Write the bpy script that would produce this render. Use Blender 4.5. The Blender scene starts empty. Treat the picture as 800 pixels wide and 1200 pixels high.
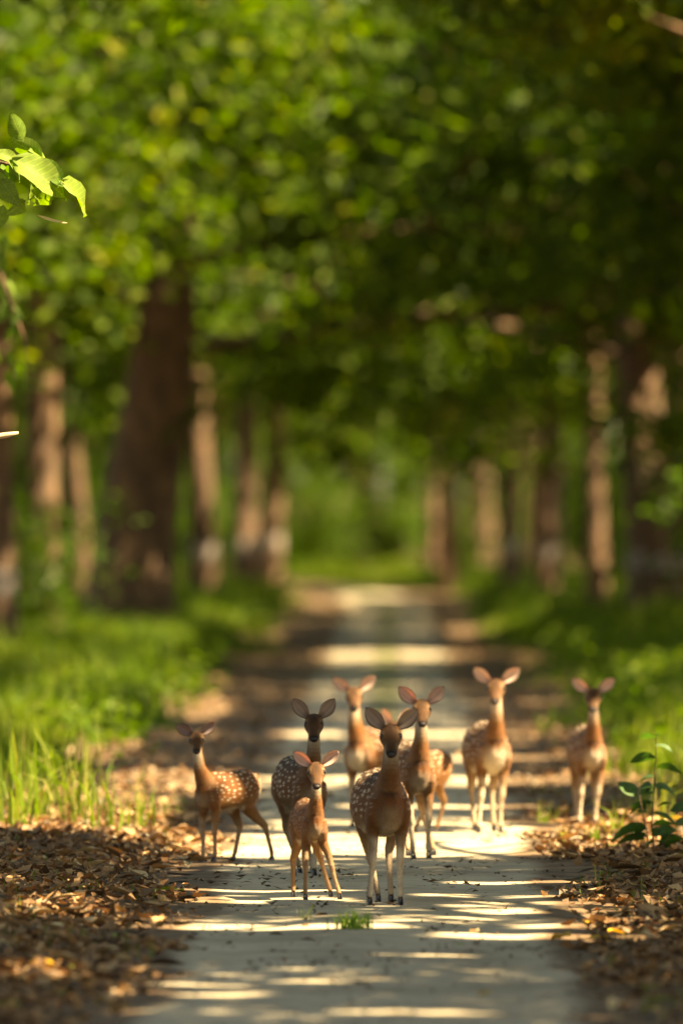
import bpy, bmesh, math, random
import numpy as np
from mathutils import Vector, Matrix

random.seed(7)
rng = np.random.default_rng(11)
R = math.radians
scene = bpy.context.scene
col = scene.collection

# ------------------------------------------------------------------ camera
FPX = 13200.0            # focal length in photo pixels (photo is 800 x 1200)
CAM_H = 2.475
CAM_X = 0.10
cam_d = bpy.data.cameras.new('camera')
cam = bpy.data.objects.new('camera', cam_d)
col.objects.link(cam)
cam_d.sensor_fit = 'VERTICAL'
cam_d.sensor_height = 36.0
cam_d.sensor_width = 24.0
cam_d.lens = 36.0 * FPX / 1200.0
cam.location = (CAM_X, 0, CAM_H)
cam.rotation_euler = (R(90) - 30.0 / FPX, 0, 60.0 / FPX)
cam_d.clip_start = 0.5
cam_d.clip_end = 3000
cam_d.dof.use_dof = True
cam_d.dof.focus_distance = 69.0
cam_d.dof.aperture_fstop = 2.0
scene.camera = cam

# ------------------------------------------------------------------ light
SUN = Vector((0.60, -0.17, 0.78)).normalized()
world = bpy.data.worlds.new('World')
scene.world = world
world.use_nodes = True
wn = world.node_tree.nodes
wl = world.node_tree.links
bg = wn['Background']
sky = wn.new('ShaderNodeTexSky')
sky.sky_type = 'NISHITA'
sky.sun_disc = False
sky.sun_elevation = math.asin(SUN.z)
sky.sun_rotation = math.atan2(SUN.x, SUN.y)
wl.new(sky.outputs[0], bg.inputs[0])
bg.inputs[1].default_value = 0.05
sun_d = bpy.data.lights.new('sun', 'SUN')
sun_d.energy = 5.0
sun_d.angle = R(0.53)
sun_d.color = (1.0, 0.92, 0.76)
sun = bpy.data.objects.new('sun', sun_d)
col.objects.link(sun)
sun.rotation_euler = SUN.to_track_quat('Z', 'Y').to_euler()
sun.location = (30, -20, 60)

vs = scene.view_settings
vs.view_transform = 'Standard'
vs.look = 'None'
vs.exposure = 2.65
vs.use_white_balance = True
vs.white_balance_temperature = 9700
vs.white_balance_tint = 10
vs.gamma = 1.0
vs.use_curve_mapping = False
scene.cycles.use_denoising = True
scene.cycles.max_bounces = 8
scene.cycles.diffuse_bounces = 4
scene.cycles.glossy_bounces = 2
scene.cycles.transmission_bounces = 6
scene.cycles.sample_clamp_indirect = 6.0
scene.cycles.caustics_reflective = False
scene.cycles.caustics_refractive = False


# ------------------------------------------------------------------ helpers
def dist(py):
    "photo row of a ground point -> metres from the camera"
    return FPX * CAM_H / (py - 570.0)


def gx(px, d):
    return CAM_X + (px - 460.0) * d / FPX


def hz(py, d):
    return CAM_H + (570.0 - py) * d / FPX


def link(o, parent=None):
    col.objects.link(o)
    if parent is not None:
        o.parent = parent
    return o


def tag(o, label=None, cat=None, group=None, kind=None):
    if label:
        o['label'] = label
    if cat:
        o['category'] = cat
    if group:
        o['group'] = group
    if kind:
        o['kind'] = kind
    return o


def empty(name, loc, rz=0.0):
    o = bpy.data.objects.new(name, None)
    o.location = loc
    o.rotation_euler = (0, 0, rz)
    o.empty_display_size = 0.2
    return link(o)


def mesh_np(name, V, F, mat=None, smooth=False, face_attr=None, point_col=None):
    "V (n,3); F (m,k) array of equal sized faces"
    V = np.asarray(V, np.float32)
    F = np.asarray(F, np.int32)
    me = bpy.data.meshes.new(name)
    me.vertices.add(len(V))
    me.vertices.foreach_set('co', V.ravel())
    k = F.shape[1]
    me.loops.add(F.size)
    me.loops.foreach_set('vertex_index', F.ravel())
    me.polygons.add(len(F))
    me.polygons.foreach_set('loop_start', np.arange(0, F.size, k, dtype=np.int32))
    me.polygons.foreach_set('loop_total', np.full(len(F), k, np.int32))
    me.polygons.foreach_set('use_smooth', np.full(len(F), smooth, bool))
    me.update(calc_edges=True)
    if face_attr is not None:
        a = me.attributes.new('rnd', 'FLOAT', 'FACE')
        a.data.foreach_set('value', np.asarray(face_attr, np.float32))
    if point_col is not None:
        a = me.attributes.new('Col', 'FLOAT_COLOR', 'POINT')
        c = np.ones((len(V), 4), np.float32)
        c[:, :3] = point_col
        a.data.foreach_set('color', c.ravel())
    if mat:
        me.materials.append(mat)
    return me


def obj(name, me, parent=None, loc=None, rz=None):
    o = bpy.data.objects.new(name, me)
    if loc is not None:
        o.location = loc
    if rz is not None:
        o.rotation_euler = (0, 0, rz)
    return link(o, parent)


def vnoise(x, y, seed=0):
    "smooth value noise, vectorised"
    def h(i, j):
        n = (i * 374761393 + j * 668265263 + seed * 1442695041) & 0x7fffffff
        n = ((n ^ (n >> 13)) * 1274126177) & 0x7fffffff
        return ((n ^ (n >> 16)) & 0xffff) / 65535.0
    x = np.asarray(x, float); y = np.asarray(y, float)
    i = np.floor(x).astype(np.int64); j = np.floor(y).astype(np.int64)
    u = x - i; v = y - j
    u = u * u * (3 - 2 * u); v = v * v * (3 - 2 * v)
    return (h(i, j) * (1 - u) + h(i + 1, j) * u) * (1 - v) + (h(i, j + 1) * (1 - u) + h(i + 1, j + 1) * u) * v


def sstep(a, b, x):
    t = np.clip((np.asarray(x, float) - a) / (b - a), 0, 1)
    return t * t * (3 - 2 * t)


# ------------------------------------------------------------------ materials
class NT:
    def __init__(self, name):
        self.m = bpy.data.materials.new(name)
        self.m.use_nodes = True
        self.n = self.m.node_tree.nodes
        self.l = self.m.node_tree.links
        self.out = self.n['Material Output']
        self.p = self.n['Principled BSDF']

    def node(self, t, **kw):
        nd = self.n.new(t)
        for k, v in kw.items():
            setattr(nd, k, v)
        return nd

    def link(self, a, b):
        self.l.new(a, b)

    def ramp(self, fac, stops, interp='LINEAR'):
        r = self.node('ShaderNodeValToRGB')
        r.color_ramp.interpolation = interp
        el = r.color_ramp.elements
        while len(el) > 1:
            el.remove(el[-1])
        el[0].position = stops[0][0]
        el[0].color = (*stops[0][1], 1)
        for p, c in stops[1:]:
            e = el.new(p)
            e.color = (*c, 1)
        self.link(fac, r.inputs[0])
        return r.outputs[0]

    def noise(self, scale, detail=4, rough=0.55, vec=None, dim='3D'):
        t = self.node('ShaderNodeTexNoise')
        t.noise_dimensions = dim
        t.inputs['Scale'].default_value = scale
        t.inputs['Detail'].default_value = detail
        t.inputs['Roughness'].default_value = rough
        if vec is not None:
            self.link(vec, t.inputs['Vector'])
        return t.outputs[0]

    def mix(self, fac, a, b, mode='MIX'):
        m = self.node('ShaderNodeMix', data_type='RGBA', blend_type=mode)
        for sock, v in ((m.inputs[0], fac), (m.inputs[6], a), (m.inputs[7], b)):
            if hasattr(v, 'is_output'):
                self.link(v, sock)
            elif isinstance(v, (int, float)):
                sock.default_value = v
            else:
                sock.default_value = (*v, 1)
        return m.outputs[2]

    def bump(self, height, strength=0.4, distance=0.02):
        b = self.node('ShaderNodeBump')
        b.inputs['Strength'].default_value = strength
        b.inputs['Distance'].default_value = distance
        self.link(height, b.inputs['Height'])
        self.link(b.outputs[0], self.p.inputs['Normal'])


def leaf_material(name, stops, trans=0.45, tcol=(1.35, 1.65, 0.45), rough=0.6, gloss=0.012, veins=False):
    t = NT(name)
    a = t.node('ShaderNodeAttribute', attribute_name='rnd')
    oi = t.node('ShaderNodeObjectInfo')
    ad = t.node('ShaderNodeMath', operation='MULTIPLY_ADD')
    t.link(oi.outputs['Random'], ad.inputs[0])
    ad.inputs[1].default_value = 0.22
    t.link(a.outputs['Fac'], ad.inputs[2])
    sb = t.node('ShaderNodeMath', operation='SUBTRACT')
    t.link(ad.outputs[0], sb.inputs[0]); sb.inputs[1].default_value = 0.11
    c = t.ramp(sb.outputs[0], stops)
    if veins:
        tc = t.node('ShaderNodeTexCoord')
        sx = t.node('ShaderNodeSeparateXYZ'); t.link(tc.outputs['Object'], sx.inputs[0])
        ab = t.node('ShaderNodeMath', operation='ABSOLUTE'); t.link(sx.outputs[1], ab.inputs[0])
        ma = t.node('ShaderNodeMath', operation='MULTIPLY_ADD'); t.link(ab.outputs[0], ma.inputs[0]); ma.inputs[1].default_value = -0.7; t.link(sx.outputs[0], ma.inputs[2])
        fr = t.node('ShaderNodeMath', operation='PINGPONG'); t.link(ma.outputs[0], fr.inputs[0]); fr.inputs[1].default_value = 0.012
        side = t.ramp(fr.outputs[0], [(0.0, (1.45, 1.35, 1.3)), (0.004, (0.92, 0.92, 0.9)), (0.012, (1.02, 1.02, 1.0))])
        mid = t.ramp(ab.outputs[0], [(0.0, (1.7, 1.5, 1.6)), (0.004, (1, 1, 1))])
        c = t.mix(1.0, t.mix(1.0, c, side, 'MULTIPLY'), mid, 'MULTIPLY')
        c = t.mix(0.7, c, t.ramp(t.noise(25, 4, .6, tc.outputs['Object']), [(0.3, (0.6, 0.62, 0.6)), (0.7, (1.25, 1.2, 1.2))]), 'MULTIPLY')
    d = t.node('ShaderNodeBsdfDiffuse')
    t.link(c, d.inputs[0])
    tr = t.node('ShaderNodeBsdfTranslucent')
    t.link(t.mix(1.0, c, tcol, 'MULTIPLY'), tr.inputs[0])
    g = t.node('ShaderNodeBsdfGlossy')
    g.inputs['Roughness'].default_value = rough
    g.inputs['Color'].default_value = (0.9, 0.95, 0.8, 1)
    m1 = t.node('ShaderNodeMixShader'); m1.inputs[0].default_value = trans
    t.link(d.outputs[0], m1.inputs[1]); t.link(tr.outputs[0], m1.inputs[2])
    m2 = t.node('ShaderNodeMixShader'); m2.inputs[0].default_value = gloss
    t.link(m1.outputs[0], m2.inputs[1]); t.link(g.outputs[0], m2.inputs[2])
    t.link(m2.outputs[0], t.out.inputs[0])
    return t.m


M = {}
M['leaf'] = leaf_material('sal_leaf', [(0.0, (0.013, 0.028, 0.003)), (0.45, (0.043, 0.079, 0.006)),
                                       (0.8, (0.11, 0.155, 0.011)), (1.0, (0.21, 0.205, 0.02))], trans=0.5)
M['shrub'] = leaf_material('shrub_leaf', [(0.0, (0.018, 0.045, 0.005)), (0.5, (0.045, 0.092, 0.008)),
                                          (1.0, (0.11, 0.165, 0.014))])
M['fresh'] = leaf_material('fresh_leaf', [(0.0, (0.085, 0.16, 0.022)), (1.0, (0.16, 0.235, 0.04))], trans=0.42, veins=True)
M['spray'] = leaf_material('spray_leaf', [(0.0, (0.045, 0.09, 0.012)), (1.0, (0.11, 0.18, 0.02))], trans=0.45)
M['sapling'] = leaf_material('sapling_leaf', [(0.0, (0.035, 0.085, 0.025)), (1.0, (0.06, 0.13, 0.03))], trans=0.25, gloss=0.03, veins=True)
M['grass'] = leaf_material('grass_blade', [(0.0, (0.028, 0.058, 0.005)), (0.5, (0.065, 0.112, 0.009)),
                                           (0.85, (0.15, 0.19, 0.018)), (1.0, (0.30, 0.27, 0.09))], trans=0.42)
M['tall_grass'] = leaf_material('tall_grass_blade', [(0.0, (0.07, 0.13, 0.014)), (0.6, (0.15, 0.20, 0.025)),
                                                     (1.0, (0.32, 0.28, 0.09))], trans=0.42)
M['dry'] = leaf_material('dry_leaf', [(0.0, (0.045, 0.022, 0.010)), (0.3, (0.13, 0.058, 0.022)), (0.6, (0.25, 0.125, 0.05)),
                                      (0.85, (0.40, 0.24, 0.11)), (1.0, (0.52, 0.38, 0.20))], trans=0.12, tcol=(1.1, .8, .5), gloss=0.05)
M['yellow'] = leaf_material('yellow_leaf', [(0.0, (0.50, 0.26, 0.03)), (1.0, (0.62, 0.42, 0.06))], trans=0.25, tcol=(1.1, .9, .5))
M['greenfall'] = leaf_material('green_fallen_leaf', [(0.0, (0.16, 0.20, 0.04)), (1.0, (0.26, 0.30, 0.07))], trans=0.25)
M['twig'] = leaf_material('twig_debris', [(0.0, (0.035, 0.02, 0.012)), (1.0, (0.12, 0.07, 0.035))], trans=0.0)


def bark_material(name, band):
    t = NT(name)
    tc = t.node('ShaderNodeTexCoord')
    mp = t.node('ShaderNodeMapping')
    mp.inputs['Scale'].default_value = (5, 5, 1.1)
    t.link(tc.outputs['Object'], mp.inputs[0])
    n1 = t.noise(1.6, 6, 0.65, mp.outputs[0])
    n2 = t.noise(0.7, 3, 0.5, tc.outputs['Object'])
    c = t.ramp(n1, [(0.3, (0.045, 0.027, 0.016)), (0.5, (0.125, 0.072, 0.036)), (0.72, (0.27, 0.155, 0.075))])
    c = t.mix(0.55, c, t.ramp(n2, [(0.35, (0.35, 0.3, 0.27)), (0.65, (1.0, 0.95, 0.9))]), 'MULTIPLY')
    if band:
        sep = t.node('ShaderNodeSeparateXYZ')
        t.link(tc.outputs['Object'], sep.inputs[0])
        wob = t.node('ShaderNodeMath', operation='MULTIPLY_ADD')
        t.link(n1, wob.inputs[0]); wob.inputs[1].default_value = 0.12
        t.link(sep.outputs[2], wob.inputs[2])
        lo = t.node('ShaderNodeMath', operation='GREATER_THAN'); t.link(wob.outputs[0], lo.inputs[0]); lo.inputs[1].default_value = 1.05
        hi = t.node('ShaderNodeMath', operation='LESS_THAN'); t.link(wob.outputs[0], hi.inputs[0]); hi.inputs[1].default_value = 1.38
        mu = t.node('ShaderNodeMath', operation='MULTIPLY'); t.link(lo.outputs[0], mu.inputs[0]); t.link(hi.outputs[0], mu.inputs[1])
        wear = t.ramp(t.noise(9, 4, 0.6, tc.outputs['Object']), [(0.42, (0.0, 0.0, 0.0)), (0.60, (0.6, 0.6, 0.6))])
        mm = t.node('ShaderNodeMath', operation='MULTIPLY'); t.link(mu.outputs[0], mm.inputs[0]); t.link(wear, mm.inputs[1])
        c = t.mix(mm.outputs[0], c, (0.50, 0.47, 0.43))
    t.link(c, t.p.inputs['Base Color'])
    t.p.inputs['Roughness'].default_value = 0.9
    t.bump(n1, 0.9, 0.05)
    return t.m


t = NT('sunlit_twig_bark'); t.link(t.ramp(t.noise(30, 3, .6), [(0.35, (0.35, 0.24, 0.13)), (0.65, (0.6, 0.47, 0.3))]), t.p.inputs['Base Color']); t.p.inputs['Roughness'].default_value = 0.9; M['twig_sunlit'] = t.m  # bark colour lightened so the twig looks sunlit
M['bark'] = bark_material('bark', False)
M['bark_band'] = bark_material('bark_with_white_band', True)


def ground_material(name, road):
    t = NT(name)
    g = t.node('ShaderNodeNewGeometry')
    P = g.outputs['Position']
    nb = t.noise(0.55, 6, 0.68, P)
    nm = t.noise(3.0, 6, 0.65, P)
    nf = t.noise(38.0, 5, 0.7, P)
    soil = t.ramp(nm, [(0.30, (0.060, 0.038, 0.022)), (0.5, (0.125, 0.080, 0.045)), (0.72, (0.23, 0.155, 0.085))])
    if not road:
        c = t.mix(0.5, soil, t.ramp(nf, [(0.3, (0.4, 0.4, 0.4)), (0.7, (1.2, 1.15, 1.05))]), 'MULTIPLY')
        t.link(c, t.p.inputs['Base Color'])
    else:
        sand = t.ramp(nb, [(0.34, (0.21, 0.175, 0.115)), (0.47, (0.34, 0.29, 0.20)), (0.6, (0.40, 0.345, 0.24)), (0.75, (0.46, 0.40, 0.28))])
        sand = t.mix(0.55, sand, t.ramp(nm, [(0.32, (0.55, 0.5, 0.43)), (0.52, (1, 1, 1)), (0.8, (1.06, 1.05, 1.02))]), 'MULTIPLY')
        sand = t.mix(0.5, sand, t.ramp(nf, [(0.32, (0.45, 0.42, 0.38)), (0.45, (1, 1, 1)), (0.75, (1.08, 1.07, 1.05))]), 'MULTIPLY')
        a = t.node('ShaderNodeAttribute', attribute_name='Col')
        sc = t.node('ShaderNodeSeparateColor'); t.link(a.outputs['Color'], sc.inputs[0])
        # R: 0 middle .. 1 edge, G: grassy crown
        ad = t.node('ShaderNodeMath', operation='MULTIPLY_ADD')
        t.link(nm, ad.inputs[0]); ad.inputs[1].default_value = 0.9; t.link(sc.outputs[0], ad.inputs[2])
        e = t.ramp(ad.outputs[0], [(0.62, (0, 0, 0)), (0.95, (1, 1, 1))])
        c = t.mix(e, sand, soil)
        ag = t.node('ShaderNodeMath', operation='MULTIPLY'); t.link(nm, ag.inputs[0]); t.link(sc.outputs[1], ag.inputs[1])
        c = t.mix(t.ramp(ag.outputs[0], [(0.35, (0, 0, 0)), (0.6, (0.8, 0.8, 0.8))]), c, (0.14, 0.15, 0.05))
        t.link(c, t.p.inputs['Base Color'])
    t.p.inputs['Roughness'].default_value = 0.95
    t.p.inputs['Specular IOR Level'].default_value = 0.15
    mixh = t.node('ShaderNodeMath', operation='MULTIPLY_ADD')
    t.link(nf, mixh.inputs[0]); mixh.inputs[1].default_value = 0.3; t.link(nm, mixh.inputs[2])
    t.bump(mixh.outputs[0], 0.55, 0.03)
    return t.m


M['soil'] = ground_material('forest_soil', False)
M['sand'] = ground_material('sandy_track', True)

# ------------------------------------------------------------------ ground and road


def ground_z(X, Y):
    "gentle relief: verges slightly higher than the track, small lumps"
    X = np.asarray(X, float); Y = np.asarray(Y, float)
    side = sstep(1.1, 2.6, np.abs(X)) * 0.06 + sstep(3.0, 9.0, np.abs(X)) * 0.15
    lump = (vnoise(X * 0.8 + 40, Y * 0.25 + 9, 3) - 0.5) * 0.03 + (vnoise(X * 2.6, Y * 0.9, 5) - 0.5) * 0.018
    return side + lump * (0.35 + sstep(0.9, 1.8, np.abs(X)) * 1.4)


def grid_mesh(name, xs, ys, zoff, mat, colf=None):
    XX, YY = np.meshgrid(xs, ys)
    V = np.stack([XX.ravel(), YY.ravel(), ground_z(XX, YY).ravel() + zoff], 1)
    nx, ny = len(xs), len(ys)
    i = np.arange(nx - 1)[None, :] + nx * np.arange(ny - 1)[:, None]
    i = i.ravel()
    F = np.stack([i, i + 1, i + 1 + nx, i + nx], 1)
    return mesh_np(name, V, F, mat, True, point_col=colf(V) if colf else None)


xs = np.concatenate([[-1500, -600, -200, -80, -40], np.arange(-24, -5, 1.0), np.arange(-5, 5.01, 0.14), np.arange(6, 25, 1.0), [40, 80, 200, 600, 1500]])
ys = np.concatenate([[-900, -300, -80, 0, 20], np.arange(30, 140, 0.45), np.arange(140, 480, 2.0), [600, 900, 1500, 2600]])
ground = obj('ground', grid_mesh('ground', xs, ys, 0.0, M['soil']))
tag(ground, 'brown forest floor of bare soil under the leaf litter', 'ground', kind='structure')


def road_bend(Y):
    return -0.0016 * np.clip(np.asarray(Y, float) - 236, 0, 60) ** 2


def road():
    t = np.linspace(-1, 1, 27)
    yy = np.concatenate([np.arange(8, 140, 0.3), np.arange(140, 296, 1.5)])
    TT, YY = np.meshgrid(t, yy)
    hwL = 1.28 + (vnoise(yy * 0.7, yy * 0, 21) - 0.5) * 0.28 + (vnoise(yy * 2.7, yy * 0, 22) - 0.5) * 0.16
    hwR = 1.26 + (vnoise(yy * 0.6, yy * 0, 23) - 0.5) * 0.28 + (vnoise(yy * 2.5, yy * 0, 24) - 0.5) * 0.16
    nar = (1 - 0.14 * sstep(95, 150, yy))[:, None]
    XX = np.where(TT < 0, TT * hwL[:, None], TT * hwR[:, None]) * nar
    rut = -0.018 * np.exp(-((np.abs(XX) - 0.72) / 0.22) ** 2)
    Z = ground_z(XX, YY) + 0.012 + rut * 0.5 - 0.004 * sstep(0.85, 1, np.abs(TT))
    V = np.stack([(XX + road_bend(YY)).ravel(), YY.ravel(), Z.ravel()], 1)
    nx, ny = len(t), len(yy)
    i = (np.arange(nx - 1)[None, :] + nx * np.arange(ny - 1)[:, None]).ravel()
    F = np.stack([i, i + 1, i + 1 + nx, i + nx], 1)
    c = np.zeros((len(V), 3))
    c[:, 0] = sstep(0.62, 1.0, np.abs(TT)).ravel()
    crown = 1.25 * np.exp(-(XX / 0.3) ** 2) * sstep(85, 115, YY)
    c[:, 1] = crown.ravel()
    return obj('dirt_road', mesh_np('dirt_road', V, F, M['sand'], True, point_col=c))


tag(road(), 'pale sandy forest track with a faint grassy crown', 'road', kind='structure')

# ------------------------------------------------------------------ leaves


def unit(v):
    return v / np.maximum(np.linalg.norm(v, axis=-1, keepdims=True), 1e-9)


def leaf_cloud(C, L, W, updir=0.6, droop=0.25, fold=0.18):
    "diamond leaves, folded along the midrib. C centres (n,3)"
    n = len(C)
    nrm = rng.normal(size=(n, 3)); nrm[:, 2] = np.abs(nrm[:, 2]) * (1 - updir) + updir * 2
    nrm = unit(nrm)
    ax = rng.normal(size=(n, 3)); ax[:, 2] -= droop
    ax = unit(ax - nrm * (ax * nrm).sum(1, keepdims=True))
    sd = np.cross(nrm, ax)
    L = np.broadcast_to(L, n)[:, None] * rng.uniform(0.7, 1.25, (n, 1))
    W = np.broadcast_to(W, n)[:, None] * rng.uniform(0.75, 1.2, (n, 1))
    b = C - ax * L * 0.5
    tip = C + ax * L * 0.5 - nrm * L * 0.12
    l = C - ax * L * 0.06 + sd * W * 0.5 + nrm * W * fold
    r = C - ax * L * 0.06 - sd * W * 0.5 + nrm * W * fold
    V = np.stack([b, l, tip, r], 1).reshape(-1, 3)
    i = np.arange(n)[:, None] * 4
    F = np.concatenate([i + [0, 2, 1], i + [0, 3, 2]], 1).reshape(-1, 3)
    return V, F


def clump_points(centres, radii, per, flat=0.6):
    out = []
    for c, r, k in zip(centres, radii, per):
        p = rng.normal(size=(k, 3)) * 0.5
        p[:, 2] *= flat
        out.append(np.asarray(c) + p * r)
    return np.concatenate(out)


def tube(path, radii, seg=10, noise=0.0, seed=0):
    "closed tapered tube as V, F(quads with triangle caps as quads)"
    path = np.asarray(path, float); radii = np.asarray(radii, float)
    n = len(path)
    tan = np.gradient(path, axis=0); tan = unit(tan)
    ref = np.array([0.0, 1.0, 0.0]) if abs(tan[0][1]) < 0.8 else np.array([1.0, 0, 0])
    A = unit(np.cross(tan, ref)); B = np.cross(tan, A)
    th = np.linspace(0, 2 * np.pi, seg, endpoint=False)
    rr = radii[:, None] * np.ones((1, seg))
    if noise:
        zz = np.arange(n)[:, None] * 0.55 + 0 * th[None]
        rr = rr * (1 + noise * (vnoise(np.cos(th)[None] * 2.2 + zz * 0.25 + seed * 7, np.sin(th)[None] * 2.2 + zz * 0.35, seed) - 0.5) * 2)
    ring = path[:, None] + rr[..., None] * (np.cos(th)[None, :, None] * A[:, None] + np.sin(th)[None, :, None] * B[:, None])
    V = ring.reshape(-1, 3)
    i = np.arange(n - 1)[:, None] * seg; j = np.arange(seg)[None]; jn = (j + 1) % seg
    F = np.stack([i + j, i + jn, i + seg + jn, i + seg + j], -1).reshape(-1, 4)
    V = np.concatenate([V, path[:1], path[-1:]])
    a, b = len(V) - 2, len(V) - 1
    c0 = np.stack([np.full(seg // 2, a), (2 * np.arange(seg // 2) + 2) % seg, 2 * np.arange(seg // 2) + 1, 2 * np.arange(seg // 2)], 1)
    t0 = (n - 1) * seg
    c1 = np.stack([np.full(seg // 2, b), t0 + 2 * np.arange(seg // 2), t0 + 2 * np.arange(seg // 2) + 1, t0 + (2 * np.arange(seg // 2) + 2) % seg], 1)
    return V, np.concatenate([F, c0, c1])


def merge(parts):
    Vs, Fs, o = [], [], 0
    for V, F in parts:
        Vs.append(V); Fs.append(F + o); o += len(V)
    return np.concatenate(Vs), np.concatenate(Fs)


# openings cut in the canopy to place sunlight: (X, Y, Z, half width, half depth) the sun reaches
TUBES = []


def sunpatch(px0, px1, py0, py1, z=0.0):
    d0, d1 = dist(py1), dist(py0)
    dm = (d0 + d1) / 2
    TUBES.append((gx((px0 + px1) / 2, dm), dm, z, (px1 - px0) / 2 * dm / FPX, (d1 - d0) / 2))


def sunspot(px, py_base, py, rx, ry):
    "an opening that lights a point above the ground: base row gives distance, row gives height"
    d = dist(py_base)
    TUBES.append((gx(px, d), d, hz(py, d), rx, ry))


for q in [(140, 700, 979, 1006), (560, 800, 962, 1000), (250, 470, 912, 921), (480, 690, 911, 921), (330, 640, 858, 864),
          (180, 430, 1045, 1047), (205, 400, 1054, 1060), (170, 480, 1086, 1091), (560, 720, 1066, 1071),
          (600, 790, 1084, 1089), (500, 760, 1095, 1101), (150, 400, 1152, 1156), (110, 300, 1164, 1169), (430, 560, 1121, 1123),
          (480, 700, 1050, 1053), (560, 760, 1058, 1061), (0, 110, 1066, 1082), (-60, 200, 935, 990), (-80, 150, 870, 900),
          (300, 560, 962, 968), (380, 540, 1188, 1191), (520, 700, 1034, 1037), (690, 860, 900, 930), (0, 90, 1140, 1156),
          (380, 640, 945, 949), (420, 700, 888, 893), (120, 300, 905, 930), (60, 260, 820, 845), (680, 740, 815, 835),
          (200, 330, 738, 752), (330, 420, 700, 712), (60, 200, 770, 786), (120, 260, 800, 812), (600, 660, 772, 782), (520, 620, 735, 746), (370, 545, 764, 772), (0, 90, 830, 850)]:
    sunpatch(*q)
for q in [(352, 1054, 950, 0.07, 0.25), (575, 978, 900, 0.13, 0.5), (580, 978, 815, 0.12, 0.4), (690, 970, 890, 0.12, 0.4), (694, 970, 815, 0.1, 0.3),
          (415, 972, 870, 0.14, 0.5), (415, 972, 808, 0.14, 0.3), (503, 1008, 880, 0.07, 0.3), (508, 1008, 832, 0.03, 0.2),
          (285, 1012, 930, 0.10, 0.4), (240, 1012, 905, 0.07, 0.3), (348, 1056, 886, 0.0, 0.03), (394, 1056, 886, 0.0, 0.03), (412, 1090, 1088, .08, .2), (60, 985, 200, 0.5, 0.6),
          (30, 1050, 210, 0.9, 0.9), (30, 1050, 150, 0.9, 0.9), (5, 1036, 510, 0.3, 0.6), (388, 1053, 1030, 0.05, 0.1), (700, 735, 600, 0.5, 1.0), (700, 735, 690, 0.5, 1.0), (528, 697, 650, 1.2, 4.0), (528, 697, 620, 1.2, 4.0), (528, 697, 685, 1.2, 4),
          (112, 735, 690, 0.5, 1.2), (118, 735, 640, 0.5, 1.2), (122, 735, 580, 0.5, 1.2), (128, 735, 510, 0.5, 1.2), (140, 757, 437, 0.2, 0.5),
          (183, 725, 700, 0.4, 1.2), (190, 725, 660, 0.4, 1.2), (205, 725, 590, 0.4, 1.0), (236, 715, 560, 0.5, 1.2), (236, 715, 510, 0.5, 1.2), (236, 715, 665, 0.4, 1),
          (285, 703, 600, 0.6, 1.2), (302, 697, 665, 0.7, 1.5), (700, 735, 500, 0.4, 1.0), (700, 735, 550, 0.4, 1.0), (700, 735, 640, 0.4, 1.0),
          (792, 746, 240, 0.3, .7), (795, 746, 300, 0.3, .7), (700, 735, 410, 0.6, 1), (725, 741, 440, 0.4, .8),
          (405, 680, 430, 2.0, 8), (370, 680, 500, 2.2, 8), (330, 690, 540, 1.5, 5), (420, 680, 560, 2.0, 8), (470, 680, 600, 1.5, 6), (430, 690, 470, 1.0, 3), (470, 690, 545, 0.8, 3), (395, 690, 600, 1.0, 3),
          (380, 690, 530, 1.2, 4), (600, 700, 300, 0.8, 2), (610, 700, 470, 0.8, 2), (530, 690, 200, 1.0, 3), (150, 735, 250, .5, 1.0), (100, 745, 60, 0.6, 1.2),
          (250, 720, 130, 0.5, 1.2), (720, 740, 40, 1.6, 4), (770, 740, 90, 1.4, 3), (660, 720, 60, 1.3, 3), (620, 700, 310, 1.0, 3), (540, 700, 330, .8, 2), (480, 700, 190, 0.9, 2)]:
    sunspot(*q)
TB = np.array(TUBES)


def prune(C):
    "which leaves stand in the way of one of the openings"
    keep = np.ones(len(C), bool)
    for X, Y, Z, ax, ay in TB:
        t = (C[:, 2] - Z) / SUN.z
        px = C[:, 0] - SUN.x * t; py = C[:, 1] - SUN.y * t
        wob = 0.85 + 0.3 * vnoise(px * 3.1 + X, py * 1.3 + Y, 9)
        hit = ((np.abs(px - X) / (ax * wob + 0.05)) ** 4 + (np.abs(py - Y) / (ay * wob + 0.06)) ** 4 < 1) & (t > 1.5)
        keep &= ~hit
    return keep


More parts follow.
